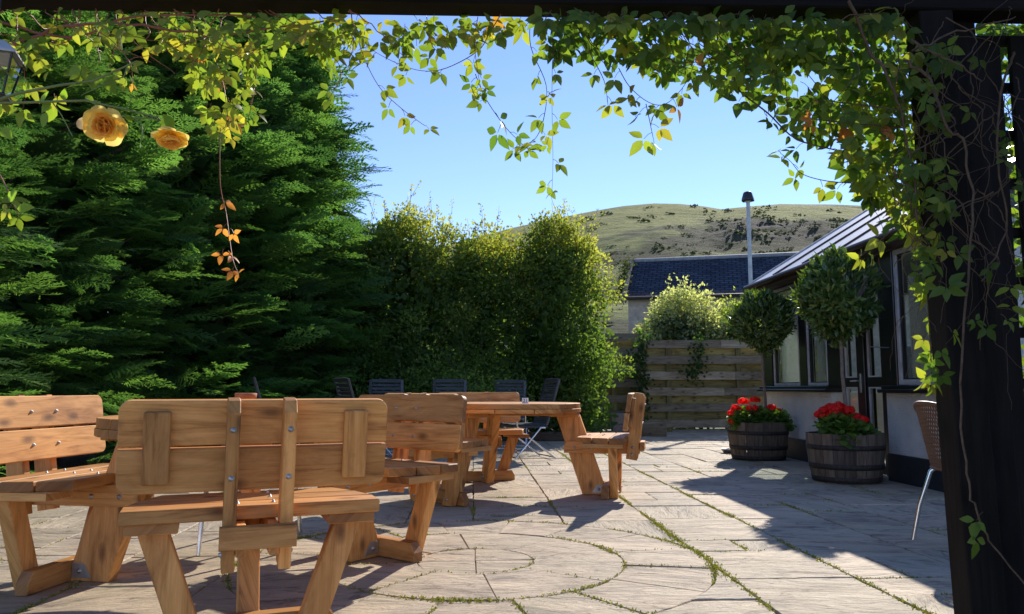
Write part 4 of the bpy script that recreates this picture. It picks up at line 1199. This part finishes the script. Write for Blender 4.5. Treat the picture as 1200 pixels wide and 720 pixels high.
    # curtains (pleated) and wooden inner posts
    for (a, b_) in ((S(950), S(961)), (S(1014), S(1027)), (S(1060), S(1068))):
        mb = MB(); k = 40; rows = []
        for z in (.06 if a > S(975) and a < S(1030) else .9, zt+.0):
            rows.append([(a+(b_-a)*i/k, .26+.035*math.sin(i*1.1), z) for i in range(k+1)])
        mb.grid(rows, smooth=True); mb.build('curtain', M['curtain'], root)
    # roof: mono pitch sheets rising from the eave, dark glazing bars
    sl = .62; xe0, xe1 = -.04, L+.20; y0 = -.13; y1 = 2.9; yb = 5.9
    ze = ZE-.02
    def rz(y): return ze+(y-y0)*sl
    bars = []
    mb = MB(); npan = 5; pw = (xe1-xe0)/npan
    for i in range(npan):
        a = xe0+i*pw+.012; b_ = xe0+(i+1)*pw-.012
        v0 = [(a, y0, rz(y0)), (b_, y0, rz(y0)), (b_, y1, rz(y1)), (a, y1, rz(y1))]
        mb.poly(v0)
        mb.poly([v0[0], (v0[0][0], v0[0][1], v0[0][2]-.02), (v0[1][0], v0[1][1], v0[1][2]-.02), v0[1]])
    rf = mb.build('roof', M['rooflight'], root)
    for i in range(npan+1):
        x = xe0+i*pw; mb = MB(); nrm = Vector((0, -sl, 1)).normalized(); al = Vector((0, 1, sl)).normalized()
        mb.prism([(-.022, 0), (.022, 0), (.022, (y1-y0)*math.sqrt(1+sl*sl)), (-.022, (y1-y0)*math.sqrt(1+sl*sl))], -.03, .022, O=(x, y0, rz(y0)), A=(1, 0, 0), B=al, N=nrm, long='b')
        mb.build('glazing_bar', M['brown_trim'] if i else M['whiteframe'], rf)
    # far pitch of the gable
    mb = MB(); mb.poly([(xe0, y1, rz(y1)), (xe1, y1, rz(y1)), (xe1, yb, rz(y0)), (xe0, yb, rz(y0))]); mb.build('rear_pitch', M['rooflight'], rf)
    mb = MB(); mb.prism([(y0+.05, ze-.0), (yb-.05, ze-.0), (y1, rz(y1)-.05)], .02, .12, A=(0, 1, 0), B=(0, 0, 1), N=(1, 0, 0)); mb.prism([(y0+.05, ze), (yb-.05, ze), (y1, rz(y1)-.05)], L+.05, L+.15, A=(0, 1, 0), B=(0, 0, 1), N=(1, 0, 0)); mb.build('gable', M['blackpaint'], root)
    mb = MB(); B(mb, xe0, xe1, y0-.03, y0-.005, ze-.13, ze-.005, .004)
    B(mb, xe0, xe1, y0-.004, .003, ze-.13, ze-.115, .002); mb.build('fascia', M['brown_trim'], root)
    mb = MB(); mb.tube([(xe0, y0-.065, ze-.055), (xe1, y0-.065, ze-.055)], .036, n=10); mb.build('gutter', M['brown_trim'], root)
    # hook seen poking left from the post
    mb = MB(); sx = S(1040); mb.tube([(sx, .012, 1.28), (sx, -.20, 1.29)], .006, n=6); mb.build('hook', M['steel'], root)
    # far wall vent
conservatory()

# ------------------------------------------------------------------ slate roofed house beyond
def house():
    th = R(15); al = Vector((math.cos(th), -math.sin(th), 0)); bk = Vector((math.sin(th), math.cos(th), 0))
    e0 = P(731, 349, 27.0); O = Vector((e0.x, e0.y, 0))
    root = empty('slate_roofed_house', O); root.rotation_euler.z = -th
    tag(root, 'low house with blue grey slate roof below the hill', 'house')
    L = 13.0; dp = 2.7; ze = e0.z; zr = P(748, 301, 27.0+dp).z-.22
    mb = MB(); rows = []
    sl = math.hypot(dp+.0, zr-ze)
    def quad(a, b_, c, d_, mbx): mbx.poly([a, b_, c, d_], [(a[0], 0), (b_[0], 0), (c[0], sl), (d_[0], sl)])
    quad((0, -.2, ze), (L, -.2, ze), (L, dp, zr), (0, dp, zr), mb); quad((L, 2*dp+.2, ze), (0, 2*dp+.2, ze), (0, dp, zr), (L, dp, zr), mb)
    rf = mb.build('roof', M['slate'], root)
    mb = MB(); mb.tube([(0, dp, zr+.02), (L, dp, zr+.02)], .09, n=8); mb.build('ridge', plain('ridge_tile', (.26, .27, .28), .7), rf)
    mb = MB(); mb.tube([(0, -.26, ze-.06), (L, -.26, ze-.06)], .06, n=8); mb.build('gutter', M['brown_trim'], root)
    mb = MB(); mb.box(.15, L-.15, 0, 2*dp, -.05, ze-.05); mb.prism([(0.0, ze-.05), (2*dp, ze-.05), (dp, zr-.1)], .15, .3, A=(0, 1, 0), B=(0, 0, 1), N=(1, 0, 0)); mb.build('wall', M['render_wall'], root)
    mb = MB(); mb.box(-.03, .06, -.2, -.1, ze-.02, ze+.05)
    for k in range(1): mb.prism([(-.2, ze+.0), (dp, zr+.0), (dp, zr+.12), (-.2, ze+.12)], -.05, .1, A=(0, 1, 0), B=(0, 0, 1), N=(1, 0, 0))
    mb.build('verge', M['brick'], rf)
    # windows, hidden low on the wall from here
    for x in (2.0, 5.2, 8.4):
        mb = MB(); mb.box(x, x+1.0, -.03, .0, 1.0, 2.3); w_ = mb.build('window', M['whiteframe'], root)
        mb = MB(); mb.box(x+.06, x+.94, -.036, -.031, 1.06, 2.24); mb.build('pane', M['blackpaint'], w_)
    # creeper on the verge
    n = 1500; r = np.random.default_rng(77); t = r.random(n)
    pos = np.stack([r.normal(-.1, .13, n), -.2+(dp+.2)*t, ze+(zr-ze)*t+r.normal(.0, .16, n)], 1)
    V, F, T = scatter(leaf_template(0, .3), pos, runit(n), runit(n), r.uniform(.06, .11, n), np.array([.05, .065, .03])*r.uniform(.7, 1.4, (n, 1)))
    mesh_np('creeper', V, F, M['bushleaf'], T, rf)
house()

# lamp post
lp = P(880, 340, 20); root = empty('lamp_post', (lp.x, 20, 0)); tag(root, 'tall pale grey lamp post with dark hooded head beyond the fence', 'lamp post')
zt = P(878, 236, 20).z
mb = MB(); mb.tube([(0, 0, -.05), (0, 0, .9), (0, 0, .95), (0, 0, zt)], .066, .05, n=14); mb.build('pole', M['pole'], root)
mb = MB(); mb.lathe([(.001, zt), (.10, zt-.01), (.175, zt+.0), (.17, zt+.05), (.12, zt+.22), (.09, zt+.25), (.001, zt+.255)], n=6); mb.build('lamp_head', M['lamphead'], root)
mb = MB(); mb.lathe([(.001, zt-.025), (.075, zt-.025), (.095, zt-.011)], n=12); mb.build('diffuser', M['white'], root)

# ------------------------------------------------------------------ pergola
pg = empty('pergola', (1.38, 2.44, 0)); tag(pg, 'dark stained timber pergola post, beam and trellis framing the view', 'pergola')
OFF = Vector((1.38, 2.44, 0))
def pbox(name, x0, x1, y0, y1, z0, z1, parent=pg, mat='pergola'):
    mb = MB(); mb.box(x0-OFF.x, x1-OFF.x, y0-OFF.y, y1-OFF.y, z0, z1, .004); return mb.build(name, M[mat], parent)
ZB = P(900, 20, 2.44).z
po_ = pbox('post', 1.345, 1.455, 2.39, 2.49, 0, ZB); po_.rotation_euler.y = R(-1.5); po_.location.x = .04
po_ = pbox('post', 1.46, 1.575, 2.47, 2.57, 0, ZB); po_.rotation_euler.y = R(-1.5); po_.location.x = .04
pbox('post', -1.95, -1.84, 2.39, 2.49, 0, ZB)
mb = MB(); za, zb_ = P(0, -2, 2.44).z, P(1060, 21, 2.44).z
A0 = Vector((-2.3, 2.44, P(100, 5, 2.44).z+.012))-OFF; A1 = Vector((1.9, 2.44, P(1060, 22, 2.44).z))-OFF
dv = (A1-A0).normalized(); nu = Vector((0, 1, 0)).cross(dv)*-1
nu = Vector((-dv.z, 0, dv.x))
mb.prism([(0, 0), ((A1-A0).length, 0), ((A1-A0).length, .14), (0, .14)], -.05, .05, O=A0, A=dv, B=nu, N=Vector((0, -1, 0)), ch=.006)
mb.build('beam', M['pergola'], pg)
for k in range(7):
    x = -1.9+k*.6; zr_ = ZB+.16
    mb = MB(); mb.box(x-.025-OFF.x, x+.025-OFF.x, .6-OFF.y, 2.72-OFF.y, zr_, zr_+.09, .004); mb.build('rafter', M['pergola'], pg)
# side trellis
mb = MB()
for k in range(9): mb.box(1.59+k*.13-OFF.x, 1.685+k*.13-OFF.x, .10, .12, .05, ZB-.02, .002)
for k in range(12): mb.box(1.576-OFF.x, 2.75-OFF.x, .121, .14, .20+k*.17, .235+k*.17, .002)
mb.build('trellis', M['pergola'], pg)
mb = MB()   # second trellis running towards us beside the post
for k in range(10): mb.box(.135, .155, -.16-k*.13, -.12-k*.13, .05, ZB-.02, .002)
for k in range(12): mb.box(.156, .172, -1.5, -.1, .20+k*.17, .235+k*.17, .002)
tr2 = mb.build('trellis', M['pergola'], pg); tr2.location = (.11, 0, 0)

# ------------------------------------------------------------------ climbing vine
LT = leaf_template(1, .27, .07, .16)
def inpoly(x, y, poly):
    c = False; n = len(poly); j = n-1
    for i in range(n):
        if (poly[i][1] > y) != (poly[j][1] > y) and x < (poly[j][0]-poly[i][0])*(y-poly[i][1])/(poly[j][1]-poly[i][1])+poly[i][0]: c = not c
        j = i
    return c
class Vine:
    def __init__(s, seed): s.r = np.random.default_rng(seed); s.pos = []; s.f = []; s.up = []; s.sc = []; s.t = []; s.mb = MB()
    def leaf(s, p, f, up, sc, t): s.pos.append(tuple(p)); s.f.append(tuple(f)); s.up.append(tuple(up)); s.sc.append(sc); s.t.append(t)
    def cluster(s, p, size, tint, down=None, k=3, petiole=True):
        """compound leaf: three (or five) leaflets on a thin stalk"""
        r = s.r
        p = Vector(p)
        d = Vector(down) if down is not None else Vector((r.normal(0, .6), r.normal(0, .5), -1.0)); d.normalize()
        nrm = Vector((r.normal(0, .5), -1+r.normal(0, .35), r.normal(.25, .4))); nrm = (nrm-d*nrm.dot(d)).normalized()
        sd_ = d.cross(nrm)
        q = p+d*size*.55
        if petiole: s.mb.tube([p, (p+q)/2+Vector((0, 0, .004)), q], .0011, .0009, n=3, caps=False)
        an = [0, 68, -68] if k == 3 else [0, 50, -50, 105, -105]
        for i, a in enumerate(an):
            a = R(a+r.normal(0, 10)); f = d*math.cos(a)+sd_*math.sin(a)+nrm*r.normal(0, .18)
            sc = size*(1 if i == 0 else r.uniform(.72, .95))*r.uniform(.85, 1.1)
            tt = tuple(np.array(tint)*r.uniform(.8, 1.25))
            s.leaf(q+f*size*.10, f, nrm+Vector(r.normal(0, .25, 3)), sc, tt)
    def tint(s, mode):
        r = s.r
        if mode == 'mid': b = np.array([.075, .135, .028]) if r.random() < .7 else np.array([.125, .18, .035])
        elif mode == 'light': b = np.array([.17, .23, .04]) if r.random() < .6 else np.array([.24, .25, .05])
        elif mode == 'yellow': b = np.array([[.20, .24, .045], [.30, .26, .05], [.14, .20, .04], [.36, .18, .06]][r.choice(4, p=[.44, .15, .37, .04])])
        elif mode == 'orange': b = np.array([.42, .17, .06])
        return b*r.uniform(.85, 1.15)
    def mass(s, poly, n, D, mode, size=(.045, .065), sp=None):
        xs = [p[0] for p in poly]; ys = [p[1] for p in poly]; k = 0
        while k < n:
            u = s.r.uniform(min(xs), max(xs)); v_ = s.r.uniform(min(ys), max(ys))
            if not inpoly(u, v_, poly): continue
            d = s.r.uniform(*D); s.cluster(P(u, v_, d), s.r.uniform(*size), s.tint(mode if s.r.random() < .85 else 'light'), petiole=s.r.random() < .5, k=3 if s.r.random() < .8 else 5); k += 1
    def strand(s, px, D, nodes, mode, size=.055, rad=.0018, dj=.04):
        pts = [P(u, v_, D+s.r.normal(0, dj)) for u, v_ in px]
        # smooth
        out = []
        for i in range(len(pts)-1):
            p0 = pts[max(i-1, 0)]; p1 = pts[i]; p2 = pts[i+1]; p3 = pts[min(i+2, len(pts)-1)]
            for k in range(5):
                t = k/5; out.append(.5*((2*p1)+(p2-p0)*t+(2*p0-5*p1+4*p2-p3)*t*t+(-p0+3*p1-3*p2+p3)*t**3))
        out.append(pts[-1])
        s.mb.tube(out, rad, rad*.6, n=4, caps=False)
        for q in range(nodes):
            t = (q+.6)/nodes*(len(out)-1); i = int(t); p = out[min(i, len(out)-1)]
            sgn = 1 if q % 2 else -1
            dn = Vector((sgn*s.r.uniform(.2, 1.0), s.r.normal(0, .4), -s.r.uniform(.3, 1.0)))
            s.cluster(p, size*s.r.uniform(.75, 1.15), s.tint(mode), dn)
        s.cluster(out[-1], size*.8, s.tint(mode), out[-1]-out[-2])
    def twig(s, px, D, rad, dj=.05):
        pts = [P(u, v_, D+s.r.normal(0, dj)) for u, v_ in px]
        out = []
        for i in range(len(pts)-1):
            p0 = pts[max(i-1, 0)]; p1 = pts[i]; p2 = pts[i+1]; p3 = pts[min(i+2, len(pts)-1)]
            for k in range(6):
                t = k/6; q = .5*((2*p1)+(p2-p0)*t+(2*p0-5*p1+4*p2-p3)*t*t+(-p0+3*p1-3*p2+p3)*t**3)
                out.append(q+Vector(s.r.normal(0, .003, 3)))
        out.append(pts[-1]); s.mb.tube(out, rad, rad*.5, n=5, caps=False)
    def build(s, label, stem='vinestem', name='climbing_vine', cat='climbing plant', loc=(0, 0, 0), group=None):
        root = empty(name, loc); tag(root, label, cat, group)
        O_ = np.array(loc, float)
        V, F, T = scatter(LT, np.array(s.pos)-O_, np.array(s.f, float), np.array(s.up, float), np.array(s.sc), np.array(s.t))
        mesh_np('leaves', V, F, M['vineleaf'], T, root)
        s.mb.v = [(x-O_[0], y-O_[1], z-O_[2]) for x, y, z in s.mb.v]
        s.mb.build('stems', M[stem], root)
        return root
# right-hand vine over the beam and post
v = Vine(11)
v.mass([(640, 14), (1078, 14), (1078, 95), (985, 75), (900, 70), (800, 72), (720, 62), (650, 50)], 300, (2.35, 2.75), 'mid')
v.mass([(700, 50), (1080, 50), (1085, 275), (1045, 250), (1005, 220), (985, 170), (930, 140), (870, 100), (800, 85), (740, 75)], 250, (2.35, 2.8), 'mid')
v.mass([(985, 80), (1085, 80), (1098, 290), (1080, 280), (1045, 240), (1000, 200)], 135, (2.45, 2.85), 'light')
v.mass([(1084, 300), (1104, 300), (1110, 440), (1094, 440)], 10, (2.5, 2.65), 'light')
v.mass([(1140, -10), (1230, -10), (1230, 720), (1150, 720)], 300, (2.66, 3.0), 'mid')
v.mass([(1180, 420), (1260, 420), (1260, 720), (1180, 720)], 80, (2.7, 2.95), 'light')
v.mass([(1068, 120), (1110, 120), (1120, 300), (1075, 300)], 22, (2.28, 2.36), 'mid', (.04, .06))
v.mass([(620, 12), (1078, 10), (1078, 22), (620, 22)], 90, (2.3, 2.4), 'mid')
v.mass([(1066, 40), (1108, 40), (1118, 300), (1112, 460), (1085, 440), (1072, 250)], 26, (2.26, 2.35), 'mid', (.04, .06))
v.mass([(1080, 12), (1215, 12), (1215, 75), (1080, 62)], 75, (2.6, 2.9), 'mid')
v.mass([(1120, 60), (1210, 60), (1210, 420), (1130, 420)], 16, (2.2, 2.3), 'mid', (.035, .055))
v.strand([(622, 20), (622, 55), (640, 100), (637, 140), (627, 163), (613, 170)], 2.45, 8, 'light')
v.strand([(557, 87), (570, 117), (593, 150), (613, 170)], 2.45, 7, 'mid')
v.strand([(648, 40), (647, 90), (647, 133), (648, 187), (647, 222)], 2.4, 7, 'light', .045, .0012)
v.strand([(690, 60), (708, 95), (712, 120)], 2.4, 2, 'light')
v.strand([(725, 80), (738, 102), (760, 120), (780, 122), (800, 103), (812, 80)], 2.42, 8, 'yellow')
v.strand([(757, 122), (762, 145), (765, 160)], 2.42, 3, 'yellow')
v.strand([(860, 90), (867, 107), (900, 133), (933, 163), (983, 177), (1010, 185)], 2.42, 10, 'mid', rad=.0035)
v.strand([(1000, 215), (967, 212), (940, 204), (927, 190), (915, 180)], 2.42, 5, 'light')
v.strand([(1060, 130), (1000, 122), (960, 118), (920, 116)], 2.40, 5, 'yellow', rad=.003)
v.strand([(1060, 150), (1000, 145), (955, 140)], 2.40, 5, 'orange', .045, rad=.003)
v.strand([(1040, 200), (1050, 260), (1020, 290), (1010, 300)], 2.45, 5, 'light')
v.strand([(1078, 260), (1086, 340), (1090, 400), (1092, 442)], 2.5, 7, 'light', .05, .0025)
for k in range(26):
    u = v.r.uniform(640, 1060); v.twig([(u, 15), (u+v.r.normal(20, 25), 50), (u+v.r.normal(40, 40), 85+v.r.uniform(0, 60)*(u > 850))], 2.5, .0022)
for k in range(46):   # tangle of woody stems over the post
    u = v.r.uniform(1040, 1200); a = v.r.uniform(-60, 60); y0 = v.r.uniform(-20, 330)
    w1_, w2_, w3_ = v.r.normal(0, 26, 3)
    v.twig([(u, y0), (u+a*.3+w1_, y0+v.r.uniform(15, 40)), (u+a*.6+w2_, y0+v.r.uniform(50, 80)), (u+a*.8+w1_*.5, y0+v.r.uniform(90, 120)), (u+a+w3_, y0+v.r.uniform(125, 190))], 2.31, v.r.uniform(.0008, .0026), .03)
v.twig([(1068, 48), (1100, 65), (1130, 80), (1150, 95)], 2.2, .004, .01); v.twig([(1070, 60), (1120, 40), (1190, 20)], 2.22, .004, .01)
v.twig([(1060, 72), (1090, 95), (1110, 150), (1130, 170), (1140, 260), (1128, 400), (1130, 540), (1145, 600), (1165, 640), (1205, 690)], 2.24, .0048, .006)
v.twig([(1190, 60), (1175, 100), (1168, 180), (1180, 260), (1150, 330)], 2.24, .0045, .01)
v.twig([(995, 0), (1020, 60), (1050, 110), (1062, 160), (1075, 260)], 2.3, .006, .01)
for (u, y_) in ((1152, 600), (1140, 618), (1075, 90), (1085, 105), (1080, 110), (1122, 60)): v.cluster(P(u, y_, 2.2), .055, (.09, .15, .03), k=3)
v.build('large green climbing vine hanging from the beam and clothing the right post', loc=(1.40, 2.62, 0))

# left-hand creeper with yellow-green leaves
v = Vine(12)
v.mass([(150, 10), (400, 12), (395, 45), (330, 60), (300, 75), (285, 120), (262, 160), (245, 140), (225, 70), (160, 40)], 115, (2.3, 2.6), 'yellow', (.04, .058))
v.mass([(360, 12), (625, 14), (610, 30), (540, 40), (440, 48), (370, 60)], 70, (2.35, 2.6), 'yellow', (.04, .06))
v.mass([(0, 8), (160, 8), (150, 35), (60, 60), (0, 60)], 24, (2.2, 2.5), 'yellow', (.04, .06))
v.mass([(0, 40), (60, 60), (100, 80), (60, 120), (0, 120)], 14, (2.1, 2.3), 'light', (.045, .06))
v.strand([(258, 150), (258, 215), (265, 250), (272, 300), (278, 318)], 2.35, 0, 'orange', .04, .0016)
for (u, y_) in ((258, 232), (267, 262), (270, 268), (262, 292), (272, 296), (276, 312)): v.cluster(P(u, y_, 2.35), .036, (.50, .19, .07))
v.strand([(250, 60), (262, 100), (266, 130), (270, 155)], 2.4, 7, 'yellow', .045)
v.strand([(290, 40), (300, 80), (297, 110), (292, 135)], 2.4, 6, 'yellow', .045)
v.strand([(350, 30), (385, 60), (400, 85), (388, 112)], 2.42, 5, 'yellow', .05)
v.strand([(418, 30), (423, 58), (443, 100), (470, 127), (497, 147)], 2.42, 7, 'yellow', .05)
v.strand([(587, 17), (573, 40), (560, 60), (523, 80), (493, 83), (460, 72), (433, 57)], 2.42, 9, 'yellow', .05)
v.strand([(560, 20), (556, 50), (560, 85), (563, 100)], 2.42, 5, 'light', .05)
v.strand([(500, 20), (505, 50), (512, 60)], 2.42, 3, 'light', .05)
v.strand([(60, 20), (120, 40), (150, 70), (155, 90)], 2.3, 5, 'yellow', .045)
v.strand([(0, 205), (10, 225), (18, 245)], 2.0, 3, 'light', .05)
for k in range(30):
    u = v.r.uniform(-10, 420); v.twig([(u, 12), (u+v.r.normal(15, 20), 40), (u+v.r.normal(25, 35), 62+v.r.uniform(-20, 30))], 2.42, .0022)
v.twig([(-20, 70), (60, 35), (150, 28), (260, 40), (380, 25)], 2.4, .006); v.twig([(-20, 20), (80, 45), (160, 20), (300, 20)], 2.4, .005)
v.build('yellow green creeper trailing from the left half of the beam, one strand orange', 'redstem', loc=(-1.0, 2.44, 0))

# ------------------------------------------------------------------ climbing rose with two yellow flowers
def rose():
    root = empty('climbing_rose', (-1.4, 1.9, 0)); tag(root, 'climbing rose with two apricot yellow flowers at upper left', 'rose')
    O_ = Vector((-1.4, 1.9, 0))
    def Q(u, v_, D=1.85): return P(u, v_, D)-O_
    mb = MB()
    def tw(px, r0, r1, D=1.85): mb.tube([Q(u, v_, D+.02*math.sin(u*.1)) for u, v_ in px], r0, r1, n=6, caps=False)
    tw([(-40, 130), (20, 110), (70, 100), (110, 95), (160, 72)], .0045, .002)
    tw([(-40, 122), (40, 120), (100, 118), (145, 128), (185, 138)], .0035, .002)
    tw([(100, 116), (130, 132), (150, 138), (178, 139), (192, 143)], .0025, .0016)
    tw([(110, 118), (118, 122), (122, 134)], .002, .002)
    tw([(158, 139), (166, 146), (167, 158), (165, 166)], .0016, .0014)
    tw([(60, 118), (72, 135), (85, 160)], .0018, .001)
    tw([(150, 75), (145, 90), (120, 100), (95, 112)], .0018, .001)
    tw([(185, 138), (193, 146), (195, 155)], .0018, .0016)
    tw([(147, 130), (152, 120), (156, 112)], .0015, .001)
    mb.build('stems', M['greenstem'], root)
    r = np.random.default_rng(5)
    pos, f, up, sc, t = [], [], [], [], []
    for (u, v_, s) in ((200, 138, .03), (203, 152, .035), (165, 165, .022), (114, 84, .04), (125, 90, .035), (95, 78, .03), (98, 100, .028), (60, 118, .03), (48, 122, .028), (75, 118, .022), (100, 112, .02), (20, 245, .03), (10, 235, .03), (2, 150, .03), (55, 132, .03), (148, 134, .018)):
        pos.append(tuple(Q(u, v_))); f.append((r.normal(.3, .6), r.normal(0, .3), r.normal(-.3, .6))); up.append((r.normal(0, .3), -1, r.normal(.3, .3))); sc.append(s*1.35); t.append(tuple(np.array([.16, .25, .035])*r.uniform(.8, 1.4)))
    V, F, T = scatter(leaf_template(1, .36, .05, .12), np.array(pos), np.array(f), np.array(up), np.array(sc), np.array(t)); mesh_np('leaves', V, F, M['vineleaf'], T, root)
    def petal_tmpl(k=5):
        V, F = [], []
        for i in range(k+1):
            t_ = i/k; w_ = .50*math.sin(min(1, t_*1.05+.08)*math.pi*.62)**.8*(1 if t_ < .8 else 1-.55*((t_-.8)/.2)**2)
            z = .52*t_**2-.16*t_**4
            for j in range(5): s_ = -1+j/2; V.append([t_*(1-.06*abs(s_)), w_*s_, z+.16*s_*s_*w_+.02*math.sin(i*2+j*3)])
        for i in range(k):
            for j in range(4): a = i*5+j; F += [[a, a+1, a+6], [a, a+6, a+5]]
        return np.array(V), np.array(F)
    PT = petal_tmpl()
    def flower(c, axis, size, seed):
        r = np.random.default_rng(seed); axis = Vector(axis).normalized(); u = axis.orthogonal().normalized(); v_ = axis.cross(u)
        pos, f, up, sc, t = [], [], [], [], []
        for ring, (n, op, s, tn) in enumerate(((6, 100, .98, (.98, .78, .24)), (7, 84, .95, (.98, .74, .20)), (8, 66, .88, (.97, .70, .16)), (9, 50, .80, (.96, .65, .17)), (9, 36, .70, (.95, .60, .14)), (8, 24, .62, (.94, .55, .12)), (7, 12, .54, (.90, .42, .065)), (6, 4, .47, (.90, .40, .06)))):
            for k in range(n):
                a = 2*math.pi*(k+.37*ring)/n+r.normal(0, .16); o_ = R(op+r.normal(0, 9))
                rad = u*math.cos(a)+v_*math.sin(a)
                fd = rad*math.sin(o_)+axis*math.cos(o_); un = axis*math.sin(o_)-rad*math.cos(o_)
                pos.append(tuple(c+rad*size*.10*(7-ring)/7)); f.append(tuple(fd)); up.append(tuple(un)); sc.append(size*s*r.uniform(.88, 1.1)); t.append(tuple(np.array(tn)*r.uniform(.93, 1.06)))
        V, F, T = scatter(PT, np.array(pos), np.array(f, float), np.array(up, float), np.array(sc), np.array(t))
        fl = mesh_np('flower', V, F, M['rosepetal'], T, root, smooth=True)
        pp = [(tuple(c-axis*.004)) for _ in range(5)]; ff = []
        for k in range(5): a = 2*math.pi*k/5; ff.append(tuple(u*math.cos(a)+v_*math.sin(a)-axis*.15))
        V, F, T = scatter(leaf_template(1, .16, .02, .2), np.array(pp), np.array(ff), np.tile([0, 0, 1.], (5, 1)), np.full(5, size*.6), np.tile([.14, .20, .05], (5, 1)))
        mesh_np('calyx', V, F, M['vineleaf'], T, fl)
    flower(Q(124, 146), (.12, -.90, -.42), .047, 1)
    flower(Q(200, 158), (.10, -.25, -1.0), .040, 2)
    # fallen-open petal at the left of the big flower
    V, F, T = scatter(PT, np.array([tuple(Q(108, 150))]), np.array([[-1, -.1, .25]]), np.array([[.1, -.9, .3]]), np.array([.034]), np.array([[.88, .66, .36]]))
    mesh_np('petal', V, F, M['rosepetal'], T, root, smooth=True)
rose()

# ------------------------------------------------------------------ lantern at top left
c_ = P(-7, 88, 2.15); root = empty('lantern', (c_.x, c_.y, c_.z-.06)); tag(root, 'glazed metal lantern hanging at the upper left edge', 'lantern')
root.rotation_euler.z = R(20)
mb = MB(); t0, t1 = .035, .055
cs = [(-1, -1), (1, -1), (1, 1), (-1, 1)]
for i in range(4):
    a, b_ = cs[i], cs[(i+1) % 4]; mb.poly([(a[0]*t0, a[1]*t0, 0), (b_[0]*t0, b_[1]*t0, 0), (b_[0]*t1, b_[1]*t1, .11), (a[0]*t1, a[1]*t1, .11)])
mb.build('glass', M['glass'], root)
mb = MB()
for a in cs: mb.tube([(a[0]*t0, a[1]*t0, -.002), (a[0]*t1, a[1]*t1, .112)], .0035, n=5)
mb.box(-.042, .042, -.042, .042, -.012, -.002); mb.build('cage', M['blackpaint'], root)
mb = MB()
rows = [[(a[0]*s, a[1]*s, z) for a in cs] for s, z in ((.066, .112), (.066, .118), (.03, .155), (.012, .165), (.0005, .17))]
mb.grid(rows, closed=True, smooth=False); mb.build('cap', M['whiteframe'], root)
mb = MB(); mb.tube([(0, 0, .165), (0, 0, .24), (.02, 0, .62)], .003, n=5); mb.build('hanger', M['blackpaint'], root)
mb = MB(); mb.lathe([(.001, 0), (.018, 0), (.018, .06), (.001, .062)], n=12); mb.build('candle', M['white'], root)

# dry plant at the far left under the bench
bush((-4.15, 5.75, 0), .32, .3, .34, 12, 1300, .05, (.10, .07, .06), (.20, .15, .12), 'dry brownish heather clump at left edge behind the bench', 20, sprigs=14, name='heather', cat='plant', crad=(.08, .14), z0=.02, stems=8)
